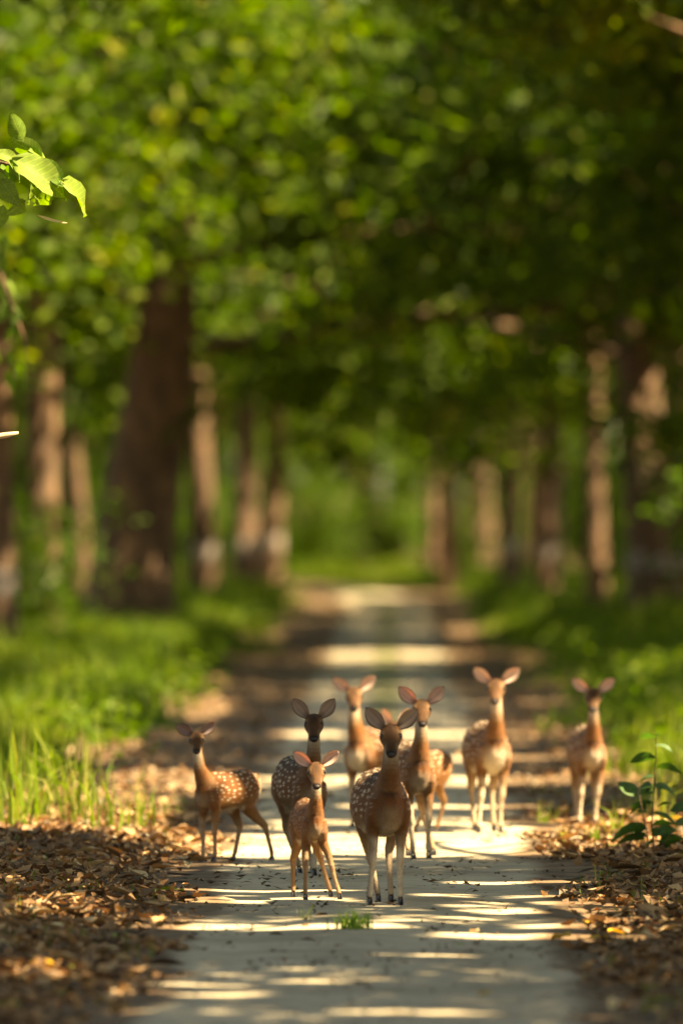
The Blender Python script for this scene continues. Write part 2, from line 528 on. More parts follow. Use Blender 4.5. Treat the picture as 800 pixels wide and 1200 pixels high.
def tree_skeleton(h, r0, lean, nlimb, spread, seed, fork=0.42):
    "trunk and limbs; returns parts, limb end points"
    rs = np.random.default_rng(seed)
    parts, tips = [], []
    zs = np.array([-0.25, 0.0, 0.25, 0.7, 1.4, 2.4, 3.6, 5.0, 6.5, h * 0.78, h])
    zs = np.unique(np.clip(zs, -0.25, h))
    k = np.clip(zs / h, 0, 1)
    path = np.stack([lean[0] * k ** 1.3 * h + np.sin(zs * 0.8 + seed) * 0.10 * k * 2, lean[1] * k * h + np.cos(zs * 0.7 + seed) * 0.1 * k * 2, zs], 1)
    rad = r0 * (1.0 - 0.72 * k) * (1 + 0.35 * np.exp(-np.clip(zs, 0, 9) / 0.35))
    parts.append(tube(path, rad, 14, 0.16, seed))
    for i in range(nlimb):
        f = fork + (0.95 - fork) * (i + 0.5) / nlimb
        base = np.array([np.interp(f * h, zs, path[:, a]) for a in range(3)])
        az = i * 2.4 + rs.uniform(-0.5, 0.5) + seed
        ln = spread * rs.uniform(0.75, 1.15) * (1.15 - 0.5 * (f - fork))
        rise = rs.uniform(0.25, 0.75)
        s = np.linspace(0, 1, 6)
        pth = base + np.stack([np.cos(az) * ln * s, np.sin(az) * ln * s, ln * rise * (s - 0.25 * s * s)], 1)
        pth += rs.normal(size=(6, 3)) * 0.14 * s[:, None]
        rb = np.interp(f * h, zs, rad) * 0.5
        parts.append(tube(pth, rb * (1 - 0.85 * s) + 0.012, 8))
        tips.append(pth[3]); tips.append(pth[5])
        for sgn in (-1, 1):
            a2 = az + sgn * rs.uniform(0.5, 0.9)
            l2 = ln * 0.55
            p2 = pth[3] + np.stack([np.cos(a2) * l2 * s, np.sin(a2) * l2 * s, l2 * rs.uniform(-0.1, 0.6) * s], 1)
            parts.append(tube(p2, rb * 0.4 * (1 - 0.85 * s) + 0.008, 6))
            tips.append(p2[3]); tips.append(p2[5])
    tips.append(path[-1])
    return merge(parts), np.array(tips)


def crown_mesh(name, tips, per, r, leafL, leafW, mat, drop=0.0, nextra=0, prune_at=None, seed=0, zmin=None):
    rs = np.random.default_rng(seed + 100)
    cs = list(tips)
    for _ in range(nextra):
        a = tips[rs.integers(len(tips))]
        cs.append(a + rs.normal(size=3) * np.array([1.2, 1.2, 0.7]) - np.array([0, 0, rs.uniform(0, drop)]))
    cs = np.array(cs)
    if zmin is not None:
        cs = cs[cs[:, 2] > zmin]
    rad = rs.uniform(0.6, 1.25, len(cs)) * r
    C = clump_points(cs, rad, (per * rs.uniform(0.5, 1.5, len(cs))).astype(int))
    if zmin is not None:
        C = C[C[:, 2] > zmin - 0.5]
    if prune_at is not None:
        C = C[prune(C + np.asarray(prune_at))]
    V, F = leaf_cloud(C, leafL, leafW)
    LAST['C'], LAST['V'], LAST['F'] = C, V, F
    # shade of green: per clump drift plus per leaf scatter
    tone = 0.45 + 0.28 * (vnoise(C[:, 0] * 0.9 + 5, C[:, 1] * 0.9 + C[:, 2] * 0.8, seed) - 0.5) * 2 + rng.normal(size=len(C)) * 0.2
    LAST['t'] = np.clip(tone, 0.0, 1)
    return mesh_np(name, V, F, mat, False, face_attr=np.repeat(LAST['t'], 2))


LAST = {}


# ---- shared tree kinds for the visible forest
KINDS = []
for i, (h, r0, lean, nl, sp) in enumerate([(11, 0.30, (0.02, 0.0), 9, 3.6), (12, 0.26, (-0.03, 0.02), 9, 3.4),
                                           (10, 0.34, (0.05, -0.02), 8, 3.9), (13, 0.28, (-0.02, 0.03), 10, 3.8)]):
    (V, F), tips = tree_skeleton(h, r0, lean, nl, sp, 10 + i)
    tr = {b: mesh_np('trunk', V, F, M['bark_band' if b else 'bark'], True) for b in (0, 1)}
    cr = crown_mesh('crown', tips, 78, 0.95, 0.30, 0.16, M['leaf'], drop=2.0, nextra=80, seed=i)
    KINDS.append((tr, cr, dict(LAST)))


def plant_tree(name, x, y, kind, rz, s, label, group=None, band=0, thick=1.0, tilt=(0, 0)):
    e = empty(name, (x, y, float(ground_z(x, y)) - 0.02), rz)
    e.rotation_euler = (tilt[0], tilt[1], rz)
    tag(e, label, 'tree', group)
    tr, cr, raw = KINDS[kind]
    if y < 345:
        m = (Matrix.LocRotScale(e.location, e.rotation_euler, (s, s, s)))
        Cw = raw['C'] @ np.array(m.to_3x3()).T + np.array(m.translation)
        k = prune(Cw)
        if k.sum() < 0.985 * len(k):
            V = raw['V'].reshape(-1, 4, 3)[k].reshape(-1, 3)
            i = np.arange(k.sum())[:, None] * 4
            F = np.concatenate([i + [0, 2, 1], i + [0, 3, 2]], 1).reshape(-1, 3)
            cr = mesh_np('crown', V, F, M['leaf'], False, face_attr=np.repeat(raw['t'][k], 2))
    a = obj('trunk', tr[band], e); b = obj('crown', cr, e)
    a.scale = (s * thick, s * thick, s); b.scale = (s, s, s)
    return e


# roadside rows that can be told apart in the photograph
def row(px, base, kind, rz, s, thick, label, band=1, tilt=(0, 0)):
    d = dist(base)
    plant_tree('sal_tree', gx(px, d), d, kind, rz, s, label, None, band, thick, tilt)


row(4, 790, 1, 0.4, 1.0, 0.85, 'slim dark tree with a white band at the edge of the tall grass clumps')
row(52, 772, 3, 2.0, 1.0, 1.05, 'brown trunked tree between the slim banded tree and the massive dark tree')
row(152, 757, 2, 1.1, 1.0, 2.0, 'massive dark trunked tree leaning over the grassy verge', 0, (0, R(2)))
row(98, 735, 0, 3.0, 0.95, 0.72, 'thin sunlit tree just beside the massive dark trunk, on its forest side', 0, (0, R(3)))
row(186, 725, 1, 5.0, 0.95, 0.72, 'thin sunlit tree just beside the massive dark trunk, on its road side', 0, (0, R(4)))
row(238, 715, 0, 2.2, 1.0, 1.0, 'medium tree with a sunlit trunk, second beyond the massive dark tree')
row(285, 703, 3, 4.4, 1.0, 1.0, 'tree with a forked limb further down the grassy verge')
row(316, 697, 2, 0.2, 1.0, 0.8, 'pale lit tree where the grassy verge runs out')
row(768, 746, 2, 3.9, 1.0, 1.4, 'stout dark tree with a white band behind the verge grass')
row(806, 741, 3, 0.9, 1.0, 1.2, 'reddish brown banded tree standing close beside the stout dark tree')
row(700, 735, 1, 1.7, 1.0, 0.75, 'slender tree with a bright sunlit trunk beside the stout dark tree', 0)
row(640, 719, 0, 5.4, 1.0, 0.8, 'shaded tree between the slender sunlit tree and the track')
row(600, 706, 3, 2.6, 1.0, 0.8, 'shaded slim tree beyond the verge where the track narrows')
row(525, 697, 0, 0.6, 1.0, 0.72, 'orange sunlit trunk standing right at the bend of the track', 0)

G2 = 'forest trees behind the roadside rows'
rt = random.Random(5)
spots = []
for d in range(140, 440, 13):
    for sgn in (-1, 1):
        for ring in (8.5, 13.5, 19.5):
            half = 30.0 * d / 440 + 2
            x = sgn * (ring + rt.uniform(-1.8, 1.8))
            if abs(x) < 400 * d / FPX + 6 and not (sgn > 0 and d > 272 and ring < 15):
                spots.append((x, d + rt.uniform(-5, 5)))
for x, y in spots:
    plant_tree('forest_tree', x, y, rt.randrange(4), rt.uniform(0, 6.28), rt.uniform(0.85, 1.2),
               'tall leafy forest tree added beside the road to shade the verge grass', G2, 0, rt.uniform(0.7, 1.1))
for d in range(146, 262, 9):  # extra trees added on this side to shade the verge grass
    plant_tree('forest_tree', rt.uniform(5.8, 7.6), d + rt.uniform(-2, 2), rt.randrange(4), rt.uniform(0, 6.28), rt.uniform(0.95, 1.15),
               'tall leafy forest tree added beside the road to shade the verge grass', G2, 0, rt.uniform(0.6, 0.9))
for x, y in ((10.2, 183), (12.6, 187), (9.0, 179)):  # out of view, added to keep sun off the stout trunk
    plant_tree('forest_tree', x, y, rt.randrange(4), rt.uniform(0, 6.28), 1.05, 'tall leafy forest tree added beside the road to shade the verge grass', G2, 0, 0.9)
for x, y in ((5.2, 172.5),):  # added to put the massive trunk in shade
    plant_tree('forest_tree', x, y, 3, 1.0, 1.05, 'tall leafy forest tree added beside the road to shade the verge grass', G2, 0, 0.7)
G3 = 'trees closing the far end of the track'
for i, d in enumerate(range(268, 470, 13)):
    for sgn in (-1, 1):
        x = sgn * rt.uniform(2.0, 5.5) if 300 < d < 350 else sgn * rt.uniform(0.6, 5.0) if d > 349 else (rt.uniform(0.9, 4.5) if sgn > 0 else -rt.uniform(9, 13))
        plant_tree('forest_tree', x, d + rt.uniform(-3, 3), rt.randrange(4), rt.uniform(0, 6.28), rt.uniform(0.9, 1.25),
                   'distant leafy tree closing the far end of the track', G3, 0, rt.uniform(0.7, 1.0))
for x in np.arange(-24, 25, 5.0):
    plant_tree('forest_tree', float(x) + rt.uniform(-1, 1), 485 + rt.uniform(-8, 8), rt.randrange(4), rt.uniform(0, 6.28), 1.5,
               'distant leafy tree closing the far end of the track', G3, 0, 0.9)

for x, y, k in ((-2.5, 455, 0), (0.8, 462, 2), (-5.5, 468, 1), (-0.8, 474, 3), (3.5, 458, 1)):
    plant_tree('forest_tree', x, y, k, x * 2.0, 1.3, 'distant leafy tree closing the far end of the track', G3, 0, 0.9)

# ---- shade trees over the near track: crowns cut open where sun patches are wanted
SH = [(6.4, 36), (7.2, 45), (6.0, 54), (7.0, 63), (6.2, 72), (7.4, 81), (6.3, 90), (7.0, 99), (6.4, 109), (6.8, 120), (6.2, 131), (7.0, 143)]
for i, (x, y) in enumerate(SH):
    h = 9.5
    sp = 4.3
    (V, F), tips = tree_skeleton(h, 0.34, (-0.05, 0.02), 10, sp, 60 + i, fork=0.62)
    g0 = float(ground_z(x, y))
    e = empty('shade_tree', (x, y, g0 - 0.02))
    tag(e, 'wide crowned shade tree whose canopy overhangs the sandy track', 'tree', 'shade trees overhanging the track')
    obj('trunk', mesh_np('trunk', V, F, M['bark'], True), e)
    zmin = max(6.4, 2.475 + 0.0432 * (y + 4) + 0.9) if y < 112 else 7.6
    cr = crown_mesh('crown', tips, 210, 1.5, 0.30, 0.17, M['leaf'], nextra=70, prune_at=(x, y, g0), seed=30 + i, zmin=zmin)
    obj('crown', cr, e)


# ---- shrubs and saplings of the understorey
def shrub_mesh(seed, h, r, n, leafL, leafW):
    rs = np.random.default_rng(seed)
    stems, cs = [], []
    for k in range(9):
        az = k * 2.4 + rs.uniform(-.3, .3)
        rr = r * rs.uniform(0.3, 1.0); hh = h * rs.uniform(0.55, 1.0)
        s = np.linspace(0, 1, 5)
        p = np.stack([np.cos(az) * rr * s ** 1.4, np.sin(az) * rr * s ** 1.4, hh * s - 0.05], 1)
        stems.append(tube(p, 0.028 * (1 - 0.8 * s), 6))
        for f in (0.35, 0.55, 0.75, 1.0):
            q = np.array([np.interp(f, s, p[:, a]) for a in range(3)])
            for _ in range(2):
                cs.append(q + rs.normal(size=3) * 0.22 * r)
    cs = np.array(cs)
    C = clump_points(cs, np.full(len(cs), 0.42 * r), np.full(len(cs), n // len(cs)), 0.8)
    C[:, 2] = np.abs(C[:, 2]) + 0.03
    V, F = leaf_cloud(C, leafL, leafW, updir=0.45)
    tone = np.clip(0.5 + rng.normal(size=len(C)) * 0.22, 0, 1)
    return mesh_np('stems', *merge(stems), M['bark'], True), mesh_np('foliage', V, F, M['shrub'], False, face_attr=np.repeat(tone, 2))


SHR = [shrub_mesh(1, 3.4, 1.3, 1900, 0.2, 0.1), shrub_mesh(2, 2.2, 1.1, 1500, 0.17, 0.09), shrub_mesh(3, 4.6, 1.5, 2300, 0.22, 0.11)]
for i in range(16):
    x = -5.5 + i * 0.75 + rt.uniform(-.3, .3); d = 292 + (i * 37 % 26)
    e = empty('forest_shrub', (x, d, float(ground_z(x, d)) - 0.02), rt.uniform(0, 6.28))
    tag(e, 'leafy green shrub closing the view at the bend of the track', 'shrub', 'shrubs at the bend of the track')
    st, fo = SHR[i % 3]
    s = rt.uniform(0.7, 1.1)
    for nm, me in (('stems', st), ('foliage', fo)):
        obj(nm, me, e).scale = (s, s, s)
for i in range(74):
    d = 135 + 290 * (i / 74.0) + rt.uniform(-3, 3)
    sgn = -1 if i % 2 else 1
    x = sgn * rt.uniform(5.0, 5.5 + 380 * d / FPX)
    e = empty('forest_shrub', (x, d, float(ground_z(x, d)) - 0.02), rt.uniform(0, 6.28))
    tag(e, 'leafy green shrub growing in the forest behind the roadside trunks', 'shrub', 'understorey shrubs behind the trunks')
    st, fo = SHR[i % 3]
    s = rt.uniform(0.8, 1.25)
    for nm, me in (('stems', st), ('foliage', fo)):
        obj(nm, me, e).scale = (s, s, s)

# ------------------------------------------------------------------ grass


def blades(P, H, W, lean=0.45):
    n = len(P)
    az = rng.uniform(0, 2 * np.pi, n)
    wd = np.stack([np.cos(az), np.sin(az), np.zeros(n)], 1) * (np.broadcast_to(W, n) * 0.5)[:, None]
    az2 = rng.uniform(0, 2 * np.pi, n)
    ln = np.abs(rng.normal(size=n)) * lean
    dirv = np.stack([np.cos(az2), np.sin(az2), np.zeros(n)], 1)
    H = np.broadcast_to(H, n)
    m = P + np.array([0, 0, 1.0]) * (H * 0.55)[:, None] + dirv * (H * ln * 0.28)[:, None]
    t = P + np.array([0, 0, 1.0]) * (H * (1 - 0.35 * np.clip(ln, 0, 1)))[:, None] + dirv * (H * ln * 0.95)[:, None]
    V = np.stack([P - wd, P + wd, m + wd * 0.85, m - wd * 0.85, t], 1).reshape(-1, 3)
    i = np.arange(n)[:, None] * 5
    F = np.concatenate([i + [0, 1, 2], i + [0, 2, 3], i + [3, 2, 4]], 1).reshape(-1, 3)
    return V, F


def road_dist(X, Y):
    return X - road_bend(Y)


def verge_grass(sgn, y0, name, label):
    n = 62000
    Y = y0 + 235 * rng.random(n) ** 1.25
    X = sgn * rng.uniform(1.5, 6.2, n)
    r = np.abs(X)
    e0 = (2.05 - 0.5 * sstep(100, 220, Y)) if sgn < 0 else 1.5
    dens = sstep(0, 0.8, r - e0 + (vnoise(X * 0.5, Y * 0.2, 51) - 0.5) * 1.2) * (0.15 + 0.85 * sstep(0.35, 0.6, vnoise(X * 0.9 + 7, Y * 0.22, 52)))
    dens *= sstep(y0 - 1, y0 + 12, Y)
    k = rng.random(n) < dens
    X, Y, r = X[k], Y[k], r[k]
    X = X + road_bend(Y)
    hh = (0.16 + 0.34 * sstep(1.6, 3.2, r)) * rng.uniform(0.55, 1.35, len(X)) * (0.7 + 0.7 * vnoise(X * 0.7, Y * 0.2, 53))
    P = np.stack([X, Y, ground_z(X, Y)], 1)
    V1, F1 = blades(P, hh, 0.014 + 0.00005 * Y)
    tone = 0.42 + 0.35 * (vnoise(X * 0.8, Y * 0.3, 54) - 0.5) * 2 + rng.normal(size=len(X)) * 0.14
    # broad leaved seedlings among the blades
    m = 15000
    Yb = y0 + 6 + 230 * rng.random(m) ** 1.2
    Xb = sgn * rng.uniform(1.9, 6.0, m)
    kk = rng.random(m) < sstep(0.42, 0.62, vnoise(Xb * 1.1, Yb * 0.35, 55)) * sstep(1.7, 2.6, np.abs(Xb))
    Xb, Yb = Xb[kk], Yb[kk]
    Xb = Xb + road_bend(Yb)
    C = np.stack([Xb, Yb, ground_z(Xb, Yb) + rng.uniform(0.08, 0.62, len(Xb)) * (0.5 + 0.5 * vnoise(Xb, Yb * .3, 56))], 1)
    V2, F2 = leaf_cloud(C, 0.13, 0.08, updir=0.6)
    t2 = np.repeat(np.clip(0.35 + rng.normal(size=len(C)) * 0.2, 0, 0.85), 2)
    V, F = merge([(V1, F1), (V2, F2)])
    o = obj(name, mesh_np(name, V, F, M['grass'], False, face_attr=np.concatenate([np.repeat(np.clip(tone, 0, 1), 3), t2])))
    tag(o, label, 'grass', kind='stuff')


verge_grass(-1, 86, 'verge_grass', 'green grass and seedlings on the verge below the massive dark tree')
verge_grass(1, 84, 'verge_grass', 'green grass and seedlings on the verge below the stout banded tree')


def short_weeds():
    n = 5200
    Y = rng.uniform(52, 92, n)
    X = rng.uniform(1.15, 3.4, n) * rng.choice([-1, 1], n)
    k = rng.random(n) < sstep(0.55, 0.72, vnoise(X * 2.0, Y * 0.6, 61)) * 0.9
    X, Y = X[k], Y[k]
    P = np.stack([X, Y, ground_z(X, Y)], 1)
    V, F = blades(P, rng.uniform(0.04, 0.14, len(X)), 0.008, 0.7)
    o = obj('sparse_grass', mesh_np('sparse_grass', V, F, M['grass'], False, face_attr=np.repeat(np.clip(0.45 + rng.normal(size=len(X)) * .2, 0, 1), 3)))
    tag(o, 'sparse short grass sprouting through the leaf litter beside the track', 'grass', kind='stuff')


short_weeds()

# tall clumps beside the fawn
GC = 'tall grass clumps on the sunlit litter'
clumps = [(10, 985, 0.75, 30), (40, 975, 0.6, 22), (88, 978, 0.62, 20), (130, 985, 0.50, 16), (160, 980, 0.42, 14), (108, 960, 0.7, 18),
          (60, 960, 0.7, 22), (20, 965, 0.8, 26), (185, 968, 0.34, 10), (-20, 975, 0.8, 26)]
for i, (px, py, h, n) in enumerate(clumps):
    d = dist(py)
    x = gx(px, d)
    P = np.stack([rng.normal(size=n) * 0.075, rng.normal(size=n) * 0.12, np.zeros(n) - 0.01], 1)
    V, F = blades(P, h * rng.uniform(0.5, 1.25, n), rng.uniform(0.011, 0.024, n), 0.42)
    o = obj('grass_clump', mesh_np('grass_clump', V, F, M['tall_grass'], False, face_attr=np.repeat(rng.uniform(0.05, 0.95, n), 3)), None, (x, d, float(ground_z(x, d))))
    tag(o, 'tall sunlit yellow green grass clump growing from the litter near the spotted fawn', 'grass clump', GC)
for px, py, h, n in [(640, 965, 0.2, 14), (725, 985, 0.33, 14), (745, 965, 0.45, 16), (775, 975, 0.5, 18), (660, 990, 0.18, 10), (700, 992, 0.2, 14)]:
    d = dist(py); x = gx(px, d)
    P = np.stack([rng.normal(size=n) * 0.035, rng.normal(size=n) * 0.045, np.zeros(n) - 0.01], 1)
    V, F = blades(P, h * rng.uniform(0.5, 1.2, n), rng.uniform(0.009, 0.018, n), 0.6)
    o = obj('grass_clump', mesh_np('grass_clump', V, F, M['tall_grass'], False, face_attr=np.repeat(rng.uniform(0.1, 1.0, n), 3)), None, (x, d, float(ground_z(x, d))))
    tag(o, 'thin pale grass clump growing around the dark leafy sapling', 'grass clump', 'thin grass clumps around the sapling')
d = dist(1092); x = gx(412, d); n = 80
P = np.stack([rng.normal(size=n) * 0.05, rng.normal(size=n) * 0.06, np.zeros(n)], 1)
V, F = blades(P, rng.uniform(0.06, 0.15, n), 0.010, 0.9)
tag(obj('grass_tuft', mesh_np('grass_tuft', V, F, M['fresh'], False, face_attr=np.repeat(rng.uniform(0, 1, n), 3)), None, (x, d, float(ground_z(x, d)) + 0.01)),
    'small bright green grass tuft growing in the middle of the track', 'grass tuft')
d = dist(1080); x = gx(358, d); n = 9
P = np.stack([rng.normal(size=n) * 0.025, rng.normal(size=n) * 0.05, np.zeros(n)], 1)
V, F = blades(P, rng.uniform(0.05, 0.12, n), 0.005, 0.6)
tag(obj('grass_sprig', mesh_np('grass_sprig', V, F, M['tall_grass'], False, face_attr=np.repeat(rng.uniform(.6, 1, n), 3)), None, (x, d, float(ground_z(x, d)) + 0.01)),
    'dry little grass sprig on the sand in front of the small splayed fawn', 'grass sprig')


# ------------------------------------------------------------------ leaf litter
def litter_leaves(P, L, W, tilt=0.45):
    n = len(P)
    az = rng.uniform(0, 2 * np.pi, n)
    ax = np.stack([np.cos(az), np.sin(az), rng.normal(size=n) * tilt * 0.6], 1); ax = unit(ax)
    nrm = np.stack([rng.normal(size=n) * tilt, rng.normal(size=n) * tilt, np.ones(n)], 1)
    nrm = unit(nrm - ax * (ax * nrm).sum(1, keepdims=True))
    sd = np.cross(nrm, ax)
    L = (np.broadcast_to(L, n) * rng.uniform(0.6, 1.25, n))[:, None]
    W = (np.broadcast_to(W, n) * rng.uniform(0.6, 1.25, n))[:, None]
    c1 = rng.uniform(-0.1, 0.3, (n, 1)); c2 = rng.uniform(-0.1, 0.45, (n, 1))
    b = P - ax * L * 0.5 + nrm * L * c1
    t = P + ax * L * 0.5 + nrm * L * c1 * rng.uniform(0.3, 1.4, (n, 1))
    l = P + sd * W * 0.5 + nrm * W * c2
    r = P - sd * W * 0.5 + nrm * W * c2 * rng.uniform(0.4, 1.5, (n, 1))
    V = np.stack([b, t, P, l, r], 1).reshape(-1, 3)
    i = np.arange(n)[:, None] * 5
    F = np.concatenate([i + [0, 2, 3], i + [0, 4, 2], i + [2, 1, 3], i + [2, 4, 1]], 1).reshape(-1, 3)
    return V, F


def litter_zone(n, x0, x1, y0, y1, power, clump):
    Y = y0 + (y1 - y0) * rng.random(n) ** power
    X = rng.uniform(x0, x1, n)
    edge = np.abs(X) + (vnoise(X * 0 + 3, Y * 0.7, 71) - 0.5) * 0.5
    k = rng.random(n) < sstep(1.05, 1.55, edge) * (1 - clump + clump * sstep(0.35, 0.6, vnoise(X * 1.6, Y * 0.7, 72)))
    X, Y = X[k], Y[k]
    return np.stack([X + road_bend(Y), Y, ground_z(X, Y) + rng.uniform(0.005, 0.05, len(X))], 1)


P = np.concatenate([litter_zone(26000, -4.2, -1.0, 46, 84, 1.0, 0.35), litter_zone(22000, 1.0, 4.2, 46, 84, 1.0, 0.35),
                    litter_zone(7500, -4.5, -1.1, 84, 190, 1.5, 0.5), litter_zone(6500, 1.1, 4.5, 84, 190, 1.5, 0.5)])
m = 2600
Yr = rng.uniform(88, 245, m); Xr = rng.uniform(-1.25, 1.25, m)
k = rng.random(m) < (0.25 + 0.75 * sstep(0.45, 0.6, vnoise(Xr * 1.5, Yr * 0.4, 73))) * (0.3 + 0.7 * sstep(0.25, 0.9, np.abs(Xr)))
P = np.concatenate([P, np.stack([Xr + road_bend(Yr), Yr, ground_z(Xr, Yr) + 0.025], 1)[k]])
V, F = litter_leaves(P, rng.uniform(0.05, 0.14, len(P)), rng.uniform(0.025, 0.075, len(P)), 0.55)
tone = np.clip(rng.beta(1.4, 1.9, len(P)), 0, 1)
tag(obj('leaf_litter', mesh_np('leaf_litter', V, F, M['dry'], False, face_attr=np.repeat(tone, 4))),
    'thick brown and orange litter of dry leaves along both sides of the track', 'leaf litter', kind='stuff')

# ------------------------------------------------------------------ detailed leaves: near branch and sapling
def broad_leaf(name, L, W, mat, curl, tone, wave=0.0, fold=0.35):
    "leaf lying along +X, midrib folded, 2 x 6 strips"
    t = np.linspace(0, 1, 7)
    w = W * 0.5 * np.sin(np.pi * np.clip(t, 0, 1) ** 0.8) ** 0.8
    w[0] = 0.002; w[-1] = 0.001
    z = -curl * L * t ** 2
    rows = []
    for s in (-1, -0.5, 0, 0.5, 1):
        rows.append(np.stack([t * L, s * w, z + np.abs(s) * w * fold + wave * W * np.sin(t * 9 + s * 2) * abs(s)], 1))
    V = np.concatenate(rows)
    i = (np.arange(4)[:, None] * 7 + np.arange(6)[None]).ravel()
    F = np.stack([i, i + 1, i + 8, i + 7], 1)
    return mesh_np(name, V, F, mat, True, face_attr=np.full(len(F), tone))


# the larger fallen leaves one can pick out, pieces of the forest floor
LEAFM = []
for k in range(14):
    mat = M['yellow'] if k == 12 else M['greenfall'] if k == 13 else M['dry']
    LEAFM.append(broad_leaf('fallen_leaf', 0.17, rng.uniform(0.065, 0.095), mat, rng.uniform(-0.35, 0.25), [0.15, .3, .45, .6, .7, .8, .9, 1, .55, .35, .75, .85, .5, .5][k], rng.uniform(0.02, 0.12), rng.uniform(0.2, 0.9)))
rl = random.Random(3)
cnt = 0
while cnt < 230:
    sgn = rl.choice((-1, -1, 1))
    d = 50 + 32 * rl.random() ** 1.3
    x = sgn * rl.uniform(1.15, 3.3)
    if not -60 < 460 + (x - CAM_X) * FPX / d < 860:
        continue
    o = obj('fallen_leaf', LEAFM[rl.choices(range(14), [4] * 12 + [1, 2])[0]], ground,
            (x, d, float(ground_z(x, d)) + 0.045), rl.uniform(0, 6.28))
    s = rl.uniform(0.7, 1.2); o.scale = (s, s, s)
    cnt += 1
for px, py, k, s in [(690, 1106, 12, 1.2), (668, 1103, 12, 0.9), (712, 1096, 12, 0.7), (750, 1166, 13, .8), (785, 1181, 13, .8), (575, 1173, 12, .55),
                     (685, 1086, 12, .5), (90, 1060, 13, 1.2), (205, 1092, 5, 1.2), (190, 1094, 4, 1.0), (243, 1082, 2, 0.8), (383, 1080, 0, .6), (585, 1120, 0, .6),
                     (535, 1115, 13, .5), (560, 1098, 7, .5), (500, 1040, 1, .5), (315, 1103, 0, .5), (165, 1062, 2, 1.0), (60, 1085, 7, 1.3), (75, 1142, 13, .9),
                     (25, 1160, 6, 1.4), (45, 1165, 5, 1.2)]:
    d = dist(py); x = gx(px, d)
    o = obj('fallen_leaf', LEAFM[k], ground, (x, d, float(ground_z(x, d)) + 0.035), rl.uniform(0, 6.28))
    o.scale = (s, s, s)

# twigs and crumbs trodden into the sand
n = 4200
Y = rng.uniform(50, 105, n); X = rng.uniform(-1.2, 1.2, n)
k = rng.random(n) < 0.15 + 0.85 * sstep(0.45, 0.7, vnoise(X * 2.2, Y * 0.5, 81))
X, Y = X[k], Y[k]
V, F = litter_leaves(np.stack([X, Y, ground_z(X, Y) + 0.018], 1), rng.uniform(0.02, 0.13, len(X)) * rng.uniform(.4, 1, len(X)), rng.uniform(0.006, 0.035, len(X)), 0.25)
tag(obj('twig_debris', mesh_np('twig_debris', V, F, M['twig'], False, face_attr=np.repeat(rng.random(len(X)), 4))),
    'dark crumbs of twigs and leaf bits scattered on the sandy track', 'debris', kind='stuff')


def place_leaf(me, parent, base, direction, roll=0.0, s=1.0):
    o = obj('leaf', me, parent)
    x = Vector(direction).normalized()
    up = Vector((0, 0, 1))
    y = up.cross(x).normalized(); z = x.cross(y)
    m = Matrix((x, y, z)).transposed()
    m = m @ Matrix.Rotation(roll, 3, 'X')
    o.matrix_local = Matrix.Translation(Vector(base)) @ m.to_4x4() @ Matrix.Diagonal((s, s, s, 1))
    return o


# tree that stands out of frame and holds the branch of fresh leaves
bx, by = -4.6, 67.5
(V, F), tips = tree_skeleton(10, 0.26, (0, 0), 8, 3.2, 91, fork=0.6)
bt = empty('sal_tree', (bx, by, float(ground_z(bx, by))))
tag(bt, 'tree beside the litter holding the low branch of bright fresh leaves', 'tree')
obj('trunk', mesh_np('trunk', V, F, M['bark'], True), bt)
obj('crown', crown_mesh('crown', tips, 90, 1.1, 0.24, 0.12, M['leaf'], nextra=20, prune_at=(bx, by, 0), seed=77, zmin=6.6), bt)


def P3(px, py, d):
    return np.array([gx(px, d) - bx, d - by, hz(py, d) - float(ground_z(bx, by))])


D0 = 68.0
pth = np.array([[0.05, 0, 3.9], P3(-220, 190, D0 - .1), P3(-90, 178, D0), P3(0, 190, D0), P3(28, 196, D0), P3(62, 236, D0 + .05)])
br = obj('branch', mesh_np('branch', *tube(pth, [0.06, 0.035, 0.018, 0.010, 0.007, 0.003], 8), M['bark'], True), bt)
fl = [broad_leaf('leaf', 0.24, 0.135, M['fresh'], c, t, w) for c, t, w in ((0.15, 0.5, 0.05), (0.3, 0.85, 0.1), (0.05, 0.2, 0.04), (0.4, 1.0, 0.12))]
# (base px, tip px) of every leaf in the spray
for bpx, tpx, k, roll, s in [((28, 166), (12, 132), 2, 1.0, 0.85), ((50, 186), (16, 163), 0, 0.9, 1.0), ((14, 186), (75, 214), 3, 0.7, 1.25), ((40, 190), (78, 216), 0, 0.5, 1.0),
                             ((72, 211), (120, 248), 1, 0.8, 1.15), ((10, 188), (34, 218), 0, 1.0, 0.85), ((62, 234), (36, 230), 3, 1.1, 0.75), ((38, 222), (60, 250), 1, 1.2, 0.7),
                             ((30, 236), (10, 255), 3, 1.2, 0.75), ((5, 240), (-3, 268), 0, 1.3, 0.9), ((0, 196), (24, 210), 2, 0.6, 0.7), ((-6, 180), (22, 184), 3, .8, .9),
                             ((-20, 190), (-45, 215), 0, .9, 1.0), ((-40, 180), (-70, 165), 1, .8, 1.0), ((-60, 185), (-95, 215), 3, .9, 1.1), ((60, 196), (76, 222), 2, .4, .6), ((20, 190), (52, 222), 0, .9, 1), ((30, 200), (48, 236), 3, 1.1, 1), ((2, 210), (20, 240), 1, .8, 1), ((14, 196), (2, 228), 2, .9, 1),
                             ((34, 176), (60, 184), 0, .6, 1), ((-10, 200), (8, 232), 3, 1.0, 1)]:
    a, b = P3(*bpx, D0 + rl.uniform(-.12, .12)), P3(*tpx, D0 + rl.uniform(-.2, .2))
    ln = np.linalg.norm((b - a)[[0, 2]])
    place_leaf(fl[k], br, a, b - a, 0.35 + roll * 0.85, max(0.3, ln / 0.215))
dm = broad_leaf('leaf', 0.22, 0.03, M['dry'], -0.3, 0.95)
